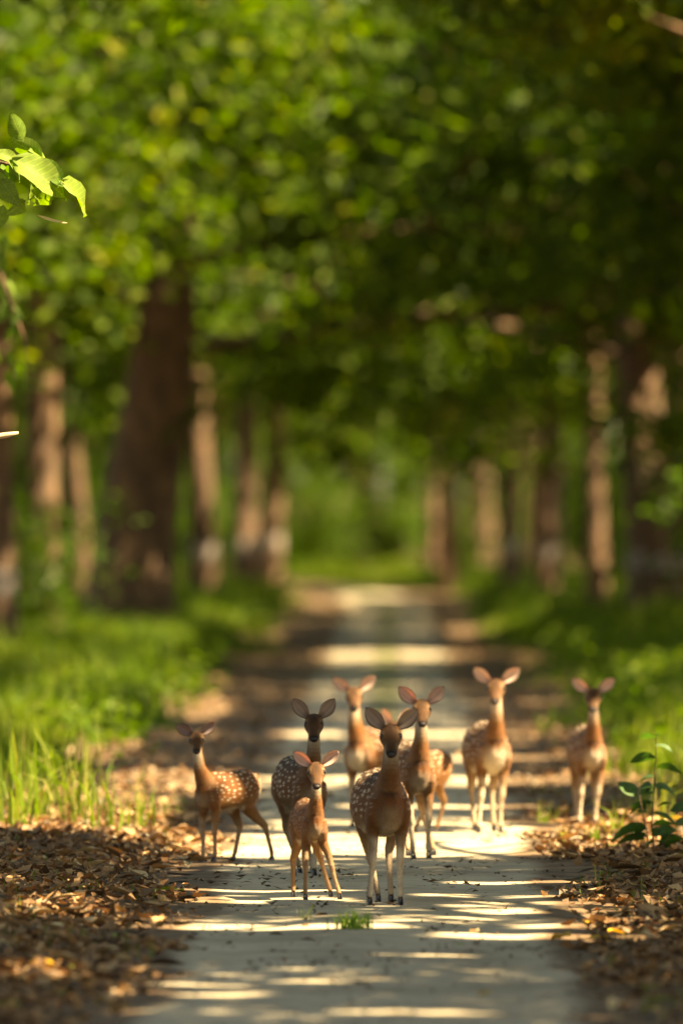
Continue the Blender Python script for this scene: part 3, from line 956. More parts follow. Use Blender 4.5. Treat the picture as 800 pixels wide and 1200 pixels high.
place_leaf(dm, br, P3(44, 252, D0), P3(80, 270, D0) - P3(44, 252, D0), 0.8, 0.85)
tw = np.array([P3(-120, 520, 70), P3(-30, 515, 70), P3(8, 510, 70), P3(22, 507, 70)])
tw[0] = (0.1, 0.5, tw[0][2])
obj('branch', mesh_np('branch', *tube(tw, [0.03, 0.02, 0.018, 0.008], 8), M['twig_sunlit'], True), bt)['label'] = 'broken twig end coloured pale as if sunlit'

# second tree further in whose low spray of small leaves hangs into the picture
bx, by = -5.2, 96.0
(V, F), tips = tree_skeleton(10.5, 0.3, (0, 0), 8, 3.4, 95, fork=0.6)
bt2 = empty('sal_tree', (bx, by, float(ground_z(bx, by))))
tag(bt2, 'tree by the verge with a drooping spray of small dark leaves', 'tree')
obj('trunk', mesh_np('trunk', V, F, M['bark'], True), bt2)
obj('crown', crown_mesh('crown', tips, 110, 1.2, 0.24, 0.12, M['leaf'], nextra=30, prune_at=(bx, by, 0), seed=78, zmin=6.0), bt2)
D1 = 93.0
pth = np.array([[0.05, 0, 6.5], P3(-160, 250, D1), P3(-60, 260, D1), P3(0, 320, D1), P3(30, 400, D1), P3(36, 450, D1)])
br = obj('branch', mesh_np('branch', *tube(pth, [0.07, 0.05, 0.03, 0.02, 0.01, 0.004], 8), M['bark'], True), bt2)
sl = [broad_leaf('leaf', 0.16, 0.06, M['spray'], c, t) for c, t in ((0.2, 0.3), (0.35, 0.8), (0.1, 0.1))]
for i in range(74):
    px = rl.uniform(-60, 50); py = rl.uniform(270, 455)
    if px > 8 + (py - 270) * 0.22:
        px -= 40
    a = P3(px, py, D1 + rl.uniform(-.6, .6))
    place_leaf(sl[i % 3], br, a, (rl.uniform(-.7, .9), rl.uniform(-.6, .6), rl.uniform(-1.4, -.1)), rl.uniform(-1.2, 1.2), rl.uniform(.8, 1.3))

# dark leafy sapling on the litter
d = dist(1003)
sx, sy = gx(766, d), d
sap = empty('sapling', (sx, sy, float(ground_z(sx, sy))))
tag(sap, 'dark green leafy sapling with a thin upright stem rising from the leaf litter', 'sapling')
sc = FPX / d


def S3(px, py, dy=0.0):
    return np.array([(px - 766) / sc, dy, (1003 - py) / sc])


obj('stem', mesh_np('stem', *tube(np.array([S3(766, 1006), S3(763, 970), S3(766, 930), S3(768, 890), S3(768, 864)]), [.007, .006, .005, .004, .002], 6), M['bark'], True), sap)
obj('stem', mesh_np('stem', *tube(np.array([S3(760, 1004), S3(757, 980, -.1), S3(752, 958, -.15), S3(748, 935, -.2)]), [.006, .005, .004, .002], 6), M['bark'], True), sap)
obj('stem', mesh_np('stem', *tube(np.array([S3(772, 1004), S3(782, 985, -.1), S3(795, 968, -.15)]), [.006, .004, .002], 6), M['bark'], True), sap)
sm = [broad_leaf('leaf', 0.15, 0.085, M['sapling'], c, t, .04) for c, t in ((0.25, 0.4), (0.1, 0.9), (0.35, 0.1))]
for (b, t) in [((768, 868), (751, 868)), ((768, 866), (776, 864)), ((768, 878), (788, 880)), ((767, 892), (739, 893)), ((768, 902), (797, 908)), ((766, 915), (745, 916)),
               ((766, 926), (796, 930)), ((764, 926), (744, 924)), ((764, 945), (735, 950)), ((764, 958), (797, 964)), ((760, 958), (748, 952)), ((757, 952), (738, 943)),
               ((762, 972), (792, 968)), ((758, 976), (710, 978)), ((762, 978), (785, 985)), ((757, 985), (737, 978)), ((755, 988), (721, 986)), ((765, 982), (790, 976)),
               ((772, 992), (800, 982)), ((770, 990), (778, 994)), ((745, 938), (725, 918)), ((750, 935), (765, 930)), ((790, 970), (812, 966)), ((785, 955), (810, 945)),
               ((766, 990), (752, 996)), ((768, 950), (786, 944)), ((762, 930), (744, 934)), ((768, 996), (796, 1000))]:
    a = S3(*b, rl.uniform(-.05, .05)); e = S3(*t, rl.uniform(-.08, .08))
    place_leaf(sm[rl.randrange(3)], sap, a, e - a, rl.choice((-1, 1)) * rl.uniform(.25, .85), max(.35, np.linalg.norm(e - a) / 0.145))

# ------------------------------------------------------------------ deer
def fur_material():
    t = NT('deer_coat')
    a = t.node('ShaderNodeAttribute', attribute_name='Col')
    tc = t.node('ShaderNodeTexCoord')
    mp = t.node('ShaderNodeMapping'); mp.inputs['Scale'].default_value = (1, 1, 0.45)
    t.link(tc.outputs['Object'], mp.inputs[0])
    n = t.noise(130, 3, 0.6, mp.outputs[0])
    n2 = t.noise(14, 3, 0.6, tc.outputs['Object'])
    c = t.mix(0.6, a.outputs['Color'], t.ramp(n, [(0.3, (0.6, 0.58, 0.55)), (0.7, (1.25, 1.2, 1.15))]), 'MULTIPLY')
    c = t.mix(0.5, c, t.ramp(n2, [(0.3, (0.75, 0.73, 0.7)), (0.7, (1.15, 1.12, 1.1))]), 'MULTIPLY')
    t.link(c, t.p.inputs['Base Color'])
    t.p.inputs['Roughness'].default_value = 0.75
    t.p.inputs['Specular IOR Level'].default_value = 0.2
    t.p.inputs['Sheen Weight'].default_value = 0.06
    t.p.inputs['Sheen Roughness'].default_value = 0.4
    t.p.inputs['Sheen Tint'].default_value = (1.0, 0.8, 0.55, 1)
    t.bump(n, 0.5, 0.01)
    return t.m


def ear_material():
    t = NT('deer_ear')
    a = t.node('ShaderNodeAttribute', attribute_name='Col')
    d = t.node('ShaderNodeBsdfDiffuse'); t.link(a.outputs['Color'], d.inputs[0])
    tr = t.node('ShaderNodeBsdfTranslucent')
    t.link(t.mix(1.0, a.outputs['Color'], (1.25, 0.95, 0.8), 'MULTIPLY'), tr.inputs[0])
    m = t.node('ShaderNodeMixShader'); m.inputs[0].default_value = 0.45
    t.link(d.outputs[0], m.inputs[1]); t.link(tr.outputs[0], m.inputs[2])
    t.link(m.outputs[0], t.out.inputs[0])
    return t.m


t = NT('deer_hair'); a = t.node('ShaderNodeAttribute', attribute_name='Col'); t.link(a.outputs['Color'], t.p.inputs['Base Color'])
t.p.inputs['Roughness'].default_value = 0.6; t.p.inputs['Specular IOR Level'].default_value = 0.25; M['hair'] = t.m
M['fur'] = fur_material()
M['ear'] = ear_material()
t = NT('deer_eye'); t.p.inputs['Base Color'].default_value = (0.012, 0.007, 0.005, 1); t.p.inputs['Roughness'].default_value = 0.12; M['eye'] = t.m
t = NT('deer_hoof'); t.p.inputs['Base Color'].default_value = (0.016, 0.013, 0.012, 1); t.p.inputs['Roughness'].default_value = 0.45; M['hoof'] = t.m
t = NT('deer_nose'); t.p.inputs['Base Color'].default_value = (0.02, 0.014, 0.013, 1); t.p.inputs['Roughness'].default_value = 0.6; M['nose'] = t.m


def loft(rings):
    n = rings[0].shape[0]
    k = len(rings)
    V = np.concatenate(rings + [rings[0].mean(0, keepdims=True), rings[-1].mean(0, keepdims=True)])
    fs = []
    for i in range(k - 1):
        for j in range(n):
            jn = (j + 1) % n
            fs.append((i * n + j, i * n + jn, (i + 1) * n + jn, (i + 1) * n + j))
    a, b = k * n, k * n + 1
    for j in range(n):
        jn = (j + 1) % n
        fs.append((a, jn, j)); fs.append((b, (k - 1) * n + j, (k - 1) * n + jn))
    return V, fs


TH = np.linspace(0, 2 * np.pi, 20, endpoint=False)


def limb_rings(pts, radii):
    "pts (k,3), radii (k,2) fore-aft and lateral"
    pts = np.asarray(pts, float); radii = np.asarray(radii, float)
    s = np.linspace(0, len(pts) - 1, (len(pts) - 1) * 4 + 1)
    p = np.stack([np.interp(s, range(len(pts)), pts[:, a]) for a in range(3)], 1)
    r = np.stack([np.interp(s, range(len(pts)), radii[:, a]) for a in range(2)], 1)
    tan = unit(np.gradient(p, axis=0))
    rings = []
    for c, t_, q in zip(p, tan, r):
        lat = np.array([0, 1.0, 0]); lat = lat - t_ * lat.dot(t_); lat /= np.linalg.norm(lat)
        fo = np.cross(lat, t_)
        rings.append(c + np.cos(TH)[:, None] * fo * q[0] + np.sin(TH)[:, None] * lat * q[1])
    return rings, p, r


TORSO = np.array([  # x, top, bottom, half width
    (0.345, 0.665, 0.545, 0.030), (0.325, 0.71, 0.50, 0.062), (0.27, 0.765, 0.445, 0.088), (0.17, 0.79, 0.42, 0.108), (0.03, 0.785, 0.405, 0.145),
    (-0.11, 0.785, 0.408, 0.165), (-0.23, 0.797, 0.445, 0.155), (-0.33, 0.797, 0.50, 0.135), (-0.41, 0.755, 0.55, 0.10), (-0.455, 0.70, 0.60, 0.05)])
HEAD = np.array([  # s, half width, up, down
    (-0.035, 0.024, 0.022, 0.022), (-0.015, 0.050, 0.044, 0.042), (0.02, 0.062, 0.054, 0.054), (0.055, 0.068, 0.056, 0.062), (0.085, 0.067, 0.051, 0.062),
    (0.112, 0.056, 0.043, 0.056), (0.145, 0.043, 0.036, 0.046), (0.175, 0.037, 0.031, 0.038), (0.20, 0.036, 0.028, 0.033), (0.222, 0.031, 0.022, 0.027), (0.236, 0.017, 0.011, 0.016)])

RUF = np.array((0.165, 0.056, 0.012)); DARK = np.array((0.038, 0.017, 0.007)); PALE = np.array((0.36, 0.255, 0.15)); WHITE = np.array((0.52, 0.43, 0.31))
TAN = np.array((0.20, 0.095, 0.032)); BLACK = np.array((0.016, 0.012, 0.010))


def cmix(a, b, t):
    t = np.asarray(t)[..., None]
    return a * (1 - t) + b * t


EYE = None


def fur_coat(body, C, c, parent, count):
    "short hairs lying back along the coat, as slim triangles"
    nf = len(body.polygons)
    ctr = np.empty(nf * 3, np.float32); body.polygons.foreach_get('center', ctr); ctr = ctr.reshape(-1, 3).astype(float)
    nor = np.empty(nf * 3, np.float32); body.polygons.foreach_get('normal', nor); nor = nor.reshape(-1, 3).astype(float)
    fv = np.empty(nf * 4, np.int32); body.polygons.foreach_get('vertices', fv); fv = fv.reshape(-1, 4)
    k = rng.integers(0, nf, count)
    P = ctr[k] + rng.normal(size=(count, 3)) * 0.003
    N = nor[k]
    keep = ~((P[:, 2] < 0.07))
    P, N, k = P[keep], N[keep], k[keep]
    m = len(P)
    flow = np.where((P[:, 2] > 0.80)[:, None], np.array([-0.2, 0, -1.0]), np.array([-1.0, 0, -0.45])) + rng.normal(size=(m, 3)) * 0.25
    flow = flow - N * (flow * N).sum(1, keepdims=True)
    flow = unit(flow)
    ln = 0.012 * rng.uniform(0.5, 1.3, m) * np.where(P[:, 2] > 0.93, 0.5, 1.0) * np.where(P[:, 2] < 0.4, 0.6, 1.0)
    tip = P + (flow * 0.86 + N * 0.42) * ln[:, None]
    sd = unit(np.cross(N, flow)) * 0.0011
    V = np.stack([P - N * 0.001 - sd, P - N * 0.001 + sd, tip], 1).reshape(-1, 3)
    F = np.arange(m * 3).reshape(-1, 3)
    cl = c[fv[k, 0]] * rng.uniform(0.75, 1.35, (m, 1))
    o = obj('fur', mesh_np('fur', V, F, M['hair'], False, point_col=np.repeat(np.clip(cl, 0.005, 0.9), 3, axis=0)), parent)
    o['kind'] = 'stuff'



def make_deer(label, px, row_, psi, scale=1.0, girth=1.0, head_s=1.0, head_turn=0.0, head_pitch=38.0, tilt=0.0, neck_side=0.0, feet=None,
              ear_up=(40, 40), ear_inner=(0.42, 0.30, 0.24), neck_lift=0.0, tone=1.0, legpale=0.6, spot=1.0, chestpale=0.45, hairs=26000, voxel=0.0075):
    """px: photo column of the head, row_: row of the front hooves; psi: body turn (rump to the picture's left when positive).
    feet: {FL, FR, HL, HR: (photo column, forward shift)}"""
    global EYE
    psi = R(psi)
    d = dist(row_)
    # ---- joints, standing square
    g = girth
    sy = lambda v: v * g
    neck = np.array([(0.20, 0, 0.64), (0.275, 0, 0.735), (0.315, 0, 0.83), (0.325, 0, 0.92 + neck_lift * 0.6), (0.325, 0, 1.005 + neck_lift)])
    nr = np.array([(0.135, 0.098), (0.095, 0.068), (0.068, 0.050), (0.056, 0.043), (0.056, 0.044)])
    neck[:, 1] += neck_side * np.array([0, 0.1, 0.4, 0.75, 1.0])
    hyaw = -psi + R(head_turn)
    pit = R(head_pitch)
    hd = np.array([math.cos(hyaw) * math.cos(pit), math.sin(hyaw) * math.cos(pit), -math.sin(pit)])
    lat = np.array([-math.sin(hyaw), math.cos(hyaw), 0.0])
    hup = np.cross(hd, lat)
    # tilt of the head about its axis
    ti = R(tilt)
    lat, hup = lat * math.cos(ti) + hup * math.sin(ti), hup * math.cos(ti) - lat * math.sin(ti)
    H0 = neck[-1] + np.array([0, 0, 0.035])
    hs = head_s

    root_rz = psi - math.pi / 2
    fwd = np.array([math.sin(psi), -math.cos(psi)]); lft = np.array([math.cos(psi), math.sin(psi)])
    hloc = (H0 + hd * 0.1) * scale
    X = gx(px, d)
    rootx = X - (fwd[0] * hloc[0] + lft[0] * hloc[1])
    rooty = d - fwd[1] * 0.2 * scale
    rootz = float(ground_z(rootx, d)) + 0.012

    legs = {}
    for nm, sg in (('FL', 1), ('FR', -1)):
        P_ = [(0.215, sg * 0.072 * g, 0.63), (0.215, sg * 0.085 * g, 0.545), (0.185, sg * 0.083 * g, 0.46), (0.205, sg * 0.072, 0.36), (0.213, sg * 0.068, 0.262),
              (0.203, sg * 0.066, 0.225), (0.200, sg * 0.065, 0.145), (0.200, sg * 0.065, 0.078), (0.216, sg * 0.065, 0.04)]
        r_ = [(0.085, 0.045), (0.078, 0.046), (0.052, 0.040), (0.032, 0.028), (0.0255, 0.0245), (0.020, 0.019), (0.017, 0.016), (0.0215, 0.0195), (0.019, 0.018)]
        legs[nm] = [np.array(P_), np.array(r_)]
    for nm, sg in (('HL', 1), ('HR', -1)):
        P_ = [(-0.30, sg * 0.065 * g, 0.67), (-0.265, sg * 0.085 * g, 0.57), (-0.225, sg * 0.092 * g, 0.48), (-0.285, sg * 0.085 * g, 0.385), (-0.36, sg * 0.076, 0.305),
              (-0.352, sg * 0.073, 0.25), (-0.333, sg * 0.071, 0.15), (-0.32, sg * 0.07, 0.078), (-0.302, sg * 0.07, 0.04)]
        r_ = [(0.13, 0.072), (0.118, 0.072), (0.080, 0.052), (0.047, 0.035), (0.034, 0.026), (0.023, 0.020), (0.0185, 0.0165), (0.0225, 0.0195), (0.019, 0.018)]
        legs[nm] = [np.array(P_), np.array(r_)]
    hoofs = []
    for nm in legs:
        Pn = legs[nm][0]
        dx = dy = 0.0
        if feet and nm in feet:
            fpx, dx = feet[nm]
            fx = Pn[-1][0] + dx
            Xf = gx(fpx, d)
            fy = ((Xf - rootx) / scale - fx * fwd[0]) / lft[0]
            dy = fy - Pn[-1][1]
        top = 0.50 if nm[0] == 'F' else 0.52
        w = np.clip((top - Pn[:, 2]) / (top - 0.04), 0, 1)
        Pn[:, 0] += dx * w; Pn[:, 1] += dy * w
        hoofs.append(Pn[-1].copy())

    parts = []
    xs_ = np.linspace(TORSO[0, 0], TORSO[-1, 0], 26)
    T_ = [np.interp(-xs_, -TORSO[:, 0], TORSO[:, k]) for k in (1, 2, 3)]
    rings = []
    for x_, top, bot, w in zip(xs_, *T_):
        m = (top + bot) / 2; hh = (top - bot) / 2 * (0.5 + 0.5 * g)
        y = np.sin(TH) * w * g * (1 - 0.14 * np.cos(TH))
        z = top - hh + np.cos(TH) * hh
        rings.append(np.stack([np.full(20, x_), y, z], 1))
    parts.append(loft(rings))
    nrings, npth, nrad = limb_rings(neck, nr * min(1.0, 0.5 + 0.5 * g))
    parts.append(loft(nrings))
    rings = []
    ss = np.linspace(HEAD[0, 0], HEAD[-1, 0], 24)
    for s_ in ss:
        w, u, l = [np.interp(s_, HEAD[:, 0], HEAD[:, k]) for k in (1, 2, 3)]
        c_, s2 = np.cos(TH), np.sin(TH)
        rings.append((H0 + hd * s_ * hs) + (np.where(c_ > 0, u, l) * c_)[:, None] * hup * hs + (s2 * w * (1 - 0.12 * np.clip(-c_, 0, 1)))[:, None] * lat * hs)
    parts.append(loft(rings))
    legpaths = {}
    for nm in legs:
        lr, lp, rr = limb_rings(*legs[nm])
        parts.append(loft(lr)); legpaths[nm] = (lp, rr)
    tl = np.array([(-0.43, 0, 0.745), (-0.475, 0.0, 0.70), (-0.49, 0, 0.62), (-0.485, 0, 0.55)])
    tr_, _, _ = limb_rings(tl, np.array([(0.03, 0.03), (0.028, 0.035), (0.022, 0.03), (0.006, 0.008)]))
    parts.append(loft(tr_))
    # brow ridges for the eye sockets
    V, fs, o_ = [], [], 0
    for v, f in parts:
        V.append(v); fs += [tuple(i + o_ for i in q) for q in f]; o_ += len(v)
    V = np.concatenate(V)
    me = bpy.data.meshes.new('deer_hull')
    me.from_pydata(V.tolist(), [], fs)
    bm = bmesh.new(); bm.from_mesh(me)
    bmesh.ops.recalc_face_normals(bm, faces=bm.faces)
    bm.to_mesh(me); bm.free()
    tmp = bpy.data.objects.new('deer_hull', me); col.objects.link(tmp)
    md = tmp.modifiers.new('r', 'REMESH'); md.mode = 'VOXEL'; md.voxel_size = voxel
    md = tmp.modifiers.new('s', 'SMOOTH'); md.factor = 0.5; md.iterations = 5
    dg = bpy.context.evaluated_depsgraph_get()
    body = bpy.data.meshes.new_from_object(tmp.evaluated_get(dg))
    bpy.data.objects.remove(tmp); bpy.data.meshes.remove(me)
    n = len(body.vertices)
    C = np.empty(n * 3, np.float32); body.vertices.foreach_get('co', C); C = C.reshape(-1, 3).astype(float)

    # ---- coat
    def seg_score(path, rad):
        D = np.linalg.norm(C[:, None] - path[None], axis=2) / rad.mean(1)[None]
        j = D.argmin(1)
        return D[np.arange(n), j], j

    x_, y_, z_ = C.T
    top = np.interp(-x_, -TORSO[:, 0], TORSO[:, 1]); bot = np.interp(-x_, -TORSO[:, 0], TORSO[:, 2]); wd = np.interp(-x_, -TORSO[:, 0], TORSO[:, 3])
    tt = np.clip((z_ - bot) / np.maximum(top - bot, 0.05), 0, 1)
    sc_t = np.sqrt((y_ / (wd * g + 1e-3)) ** 2 + ((z_ - (top + bot) / 2) / ((top - bot) / 2 + 1e-3)) ** 2)
    sc_t = np.where((x_ > 0.36) | (x_ < -0.50), 9, sc_t)
    wob = (vnoise(x_ * 18, z_ * 18 + y_ * 9, 3) - 0.5)
    tw_ = tt + wob * 0.10 + 0.2 * (1 - chestpale) * sstep(0.0, 0.22, x_)
    c_t = cmix(np.tile(WHITE, (n, 1)), TAN, sstep(0.06, 0.22, tw_))
    c_t = cmix(c_t, RUF, sstep(0.2, 0.42, tw_))
    c_t = cmix(c_t, DARK, sstep(0.55, 1.0, tt + wob * .1) * (0.85 if scale > 0.85 else 0.45) * sstep(-0.44, -0.36, x_))
    chest = sstep(0.16, 0.31, x_) * (1 - sstep(0.15, 0.80, tw_)) * (1 - sstep(0.03, 0.11, np.abs(y_)) * .6)
    c_t = cmix(c_t, WHITE * 0.85 / tone, np.clip(chest * chestpale, 0, 1))
    # rows of white spots
    ang = np.arctan2(y_, (z_ - (top + bot) / 2))          # 0 on the spine
    rowsp = 0.052
    vv = np.abs(ang) * 0.18 + 0.006
    ri = np.floor(vv / rowsp).astype(np.int64)
    usp = 0.072
    uo = x_ + vnoise(ri * 7.3 + (y_ > 0) * 31, ri * 0 + 1.5, 8) * usp
    ui = np.floor(uo / usp).astype(np.int64)
    jx = vnoise(ui * 3.7 + 0.5, ri * 5.1 + (y_ > 0) * 17, 12) - 0.5; jy = vnoise(ui * 9.1 + 0.2, ri * 2.3 + (y_ > 0) * 13, 13) - 0.5
    du = (uo / usp - ui - 0.5 - jx * 0.8) * usp; dv = (vv / rowsp - ri - 0.5 - jy * 0.75) * rowsp
    sr = 0.0085 + 0.0085 * vnoise(ui * 5.3 + .4, ri * 3.9 + .3, 14) ** 1.3
    sp_ = 1 - sstep(0.62, 1.05, np.sqrt((du / 1.5) ** 2 + dv ** 2) / sr)
    sp_ *= sstep(0.26, 0.34, tt) * (1 - sstep(0.24, 0.30, x_)) * sstep(-0.47, -0.44, x_)
    c_t = cmix(c_t, WHITE * 0.9 / tone, np.clip(sp_ / tone, 0, 1) * spot * (0.7 + 0.3 * vnoise(ui * 2.9 + .7, ri * 6.1 + .1, 15)))

    sn, jn = seg_score(npth, nrad)
    fn = jn / (len(npth) - 1.0)
    frontness = np.clip((C - npth[jn]) @ (unit(np.array([[hd[0], hd[1], 0]]))[0]) / 0.055, -1, 1)
    c_n = cmix(np.tile(RUF, (n, 1)), TAN * 1.05, sstep(-0.5, 0.5, frontness) * 0.8 * sstep(0.2, 0.6, fn))
    c_n = cmix(c_n, WHITE * 0.95, sstep(0.1, 0.75, frontness + wob * .5) * sstep(0.40, 0.78, fn) * 0.85)
    c_n = cmix(c_n, DARK, sstep(0.3, 0.95, -frontness) * 0.5)
    c_n = cmix(c_n, PALE, sstep(0.2, 0.9, frontness) * (1 - sstep(0.05, 0.35, fn)) * 0.3)

    hs_ = ((C - H0) @ hd) / hs; hl = ((C - H0) @ lat) / hs; hu = ((C - H0) @ hup) / hs
    hw = np.interp(hs_, HEAD[:, 0], HEAD[:, 1]); hm = (np.interp(hs_, HEAD[:, 0], HEAD[:, 2]) + np.interp(hs_, HEAD[:, 0], HEAD[:, 3])) / 2
    sc_h = np.sqrt((hl / hw) ** 2 + (hu / hm) ** 2)
    sc_h = np.where((hs_ < -0.04) | (hs_ > 0.26), 9, sc_h)
    c_h = cmix(np.tile(np.array((0.092, 0.040, 0.014)), (n, 1)), np.array((0.165, 0.076, 0.027)), sstep(0.025, 0.055, np.abs(hl)))
    c_h = cmix(c_h, DARK * 1.1, np.exp(-(hl / 0.018) ** 2) * sstep(0.0, 0.02, hu) * np.exp(-((hs_ - 0.05) / 0.05) ** 2) * 0.95)
    c_h = cmix(c_h, np.array((0.09, 0.042, 0.018)), np.exp(-(hl / 0.02) ** 2) * sstep(0.09, 0.15, hs_) * sstep(-0.005, 0.015, hu) * 0.6)
    c_h = cmix(c_h, WHITE * 0.9, (1 - sstep(-0.036, -0.016, hu)) * sstep(0.10, 0.17, hs_) * 0.9)
    c_h = cmix(c_h, PALE, (1 - sstep(-0.05, -0.02, hu)) * (1 - sstep(0.10, 0.15, hs_)) * 0.8)
    for sg in (-1, 1):
        de = np.sqrt((hs_ - 0.078) ** 2 + (hl - sg * 0.058) ** 2 + (hu - 0.020) ** 2)
        c_h = cmix(c_h, PALE * 0.8, (1 - sstep(0.026, 0.036, de)) * 0.2)
        c_h = cmix(c_h, BLACK, 1 - sstep(0.017, 0.024, de))
        dg_ = np.sqrt((hs_ - 0.108) ** 2 + (hl - sg * 0.045) ** 2 + (hu - 0.012) ** 2)
        c_h = cmix(c_h, DARK, (1 - sstep(0.008, 0.016, dg_)) * 0.7)
    c_h = cmix(c_h, PALE * 0.8, np.exp(-((hs_ - 0.165) / 0.022) ** 2) * sstep(0.022, 0.034, np.abs(hl)) * 0.55)
    c_h = cmix(c_h, PALE * 0.8, np.exp(-((hs_ - 0.06) / 0.012) ** 2) * np.exp(-((np.abs(hl) - 0.05) / 0.012) ** 2) * sstep(0.02, 0.03, hu) * 0.6)
    c_h = cmix(c_h, BLACK, sstep(0.203, 0.214, hs_) * sstep(-0.016, -0.006, hu) * 0.95)
    c_h = cmix(c_h, DARK, sstep(0.185, 0.205, hs_) * np.exp(-((hu + 0.016) / 0.005) ** 2) * 0.8)

    c = c_t.copy(); best = sc_t * 0.98
    for nm, (lp, rr) in legpaths.items():
        sl_, jl = seg_score(lp, rr)
        fl_ = np.clip(1 - z_ / 0.60, 0, 1)
        out = np.sign(np.mean(lp[:, 1])) * (y_ - lp[jl][:, 1]) / rr[jl].mean(1)
        fr = (x_ - lp[jl][:, 0]) / rr[jl].mean(1)
        base = cmix(np.tile(RUF, (n, 1)), TAN, sstep(0.12, 0.45, fl_))
        pale_amt = sstep(0.25, 0.6, fl_ + wob * 0.15) * (sstep(-0.6, 0.6, -out) * 0.8 + sstep(0.0, 0.8, fr) * 0.6)
        base = cmix(base, WHITE * 0.92 / tone, np.clip(pale_amt, 0, 1) * (legpale if nm[0] == 'F' else legpale * 0.6))
        base = cmix(base, DARK, sstep(0.055, 0.030, z_) * 0.7 if False else (1 - sstep(0.036, 0.055, z_)) * 0.6)
        w = sstep(-0.15, 0.15, best - sl_) * (1 - sstep(0.45, 0.62, z_))
        c = cmix(c, base, w); best = np.minimum(best, np.where(w > 0.5, sl_, best))
    w = sstep(-0.2, 0.2, best - sn) * sstep(0.62, 0.70, z_) * sstep(0.05, 0.20, x_)
    c = cmix(c, c_n, w); best = np.minimum(best, np.where(w > 0.5, sn, best))
    w = sstep(-0.25, 0.1, best - sc_h) * (sc_h < 3)
    c = cmix(c, c_h, w)
    tailm = (x_ < -0.455) & (z_ < 0.72) & (np.abs(y_) < 0.05)
    c = cmix(c, WHITE * 0.8, np.where(tailm, 0.6, 0.0))
    c = np.clip(c * tone, 0.005, 0.85)
    a = body.attributes.new('Col', 'FLOAT_COLOR', 'POINT')
    cc = np.ones((n, 4), np.float32); cc[:, :3] = c
    a.data.foreach_set('color', cc.ravel())
    body.polygons.foreach_set('use_smooth', np.ones(len(body.polygons), bool))
    body.materials.clear(); body.materials.append(M['fur']); body.name = 'body'

    e = empty('spotted_deer', (rootx, rooty, rootz), root_rz)
    e.scale = (scale, scale, scale)
    tag(e, label, 'deer', 'spotted deer on the track')
    bo = obj('body', body, e)
    fur_coat(body, C, c, bo, hairs)
    # eyes
    if EYE is None:
        bm = bmesh.new(); bmesh.ops.create_uvsphere(bm, u_segments=14, v_segments=10, radius=1)
        EYE = bpy.data.meshes.new('eye'); bm.to_mesh(EYE); bm.free(); EYE.materials.append(M['eye'])
        for p in EYE.polygons:
            p.use_smooth = True
    for sg in (-1, 1):
        o = obj('eye', EYE, e, H0 + (hd * 0.079 + lat * sg * 0.0525 + hup * 0.020) * hs)
        o.scale = (0.0155 * hs,) * 3
    # nose pad
    rg = []
    for s_, w, u in ((0.206, 0.020, 0.010), (0.226, 0.020, 0.0105), (0.2385, 0.013, 0.007)):
        q = np.linspace(0, 2 * np.pi, 12, endpoint=False)
        rg.append(H0 + (hd * s_ + hup * 0.008) * hs + (np.cos(q) * u * hs)[:, None] * hup + (np.sin(q) * w * hs)[:, None] * lat)
    v, f = loft(rg)
    nm_ = bpy.data.meshes.new('nose'); nm_.from_pydata(v.tolist(), [], f); nm_.materials.append(M['nose'])
    for p in nm_.polygons:
        p.use_smooth = True
    obj('nose', nm_, e)
    # ears
    for sg, up in ((-1, ear_up[0]), (1, ear_up[1])):
        ua = R(up)
        upw = hup * 0.55 + np.array([0, 0, 1.0]) * 0.6; upw = upw / np.linalg.norm(upw)
        ax = lat * sg * math.cos(ua) + upw * math.sin(ua) - hd * 0.12
        ax /= np.linalg.norm(ax)
        face = hd * 0.9 + lat * sg * 0.25 + np.array([0, 0, 0.5]); face -= ax * face.dot(ax); face /= np.linalg.norm(face)
        wv = np.cross(face, ax)
        base = H0 + (hd * 0.012 + lat * sg * 0.040 + hup * 0.030) * hs
        Ln, mw = 0.160 * hs, 0.050 * hs
        ts = np.linspace(0, 1, 11); sv = np.linspace(-1, 1, 9)
        prof = np.interp(ts, [0, .1, .25, .45, .6, .75, .88, .96, 1], [.40, .52, .80, 1.0, .97, .80, .52, .27, .05])
        cup = np.interp(ts, [0, .3, 1], [1.3, 0.75, 0.35])
        fr, bk, cf, cb = [], [], [], []
        for t_, pw, cu in zip(ts, prof, cup):
            for s_ in sv:
                p = base + ax * Ln * t_ + wv * s_ * mw * pw + face * (cu * (s_ ** 2 - 0.6) * mw * pw) - face * 0.018 * t_ ** 2
                fr.append(p); bk.append(p - face * 0.0035 * (1 - abs(s_) * 0.7) - ax * 0.0)
                edge = 0.85 * max(sstep(0.80, 1.0, abs(s_)), sstep(0.90, 1.0, t_))
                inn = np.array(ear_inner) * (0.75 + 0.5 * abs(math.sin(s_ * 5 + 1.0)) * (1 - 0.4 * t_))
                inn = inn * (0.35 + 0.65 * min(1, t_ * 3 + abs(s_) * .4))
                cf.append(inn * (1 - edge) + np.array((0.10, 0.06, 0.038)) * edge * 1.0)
                cb.append(np.array((0.22, 0.115, 0.06)))
        nf = len(fr)
        Fq = []
        for i in range(10):
            for j in range(8):
                q = i * 9 + j
                Fq.append((q, q + 1, q + 10, q + 9)); Fq.append((nf + q, nf + q + 9, nf + q + 10, nf + q + 1))
        for i in range(10):
            q = i * 9
            Fq.append((q, q + 9, nf + q + 9, nf + q)); Fq.append((q + 8, nf + q + 8, nf + q + 17, q + 17))
        for j in range(8):
            q = 90 + j
            Fq.append((q, q + 1, nf + q + 1, nf + q))
        obj('ear', mesh_np('ear', fr + bk, Fq, M['ear'], True, point_col=np.clip(np.array(cf + cb), 0, .9)), e)
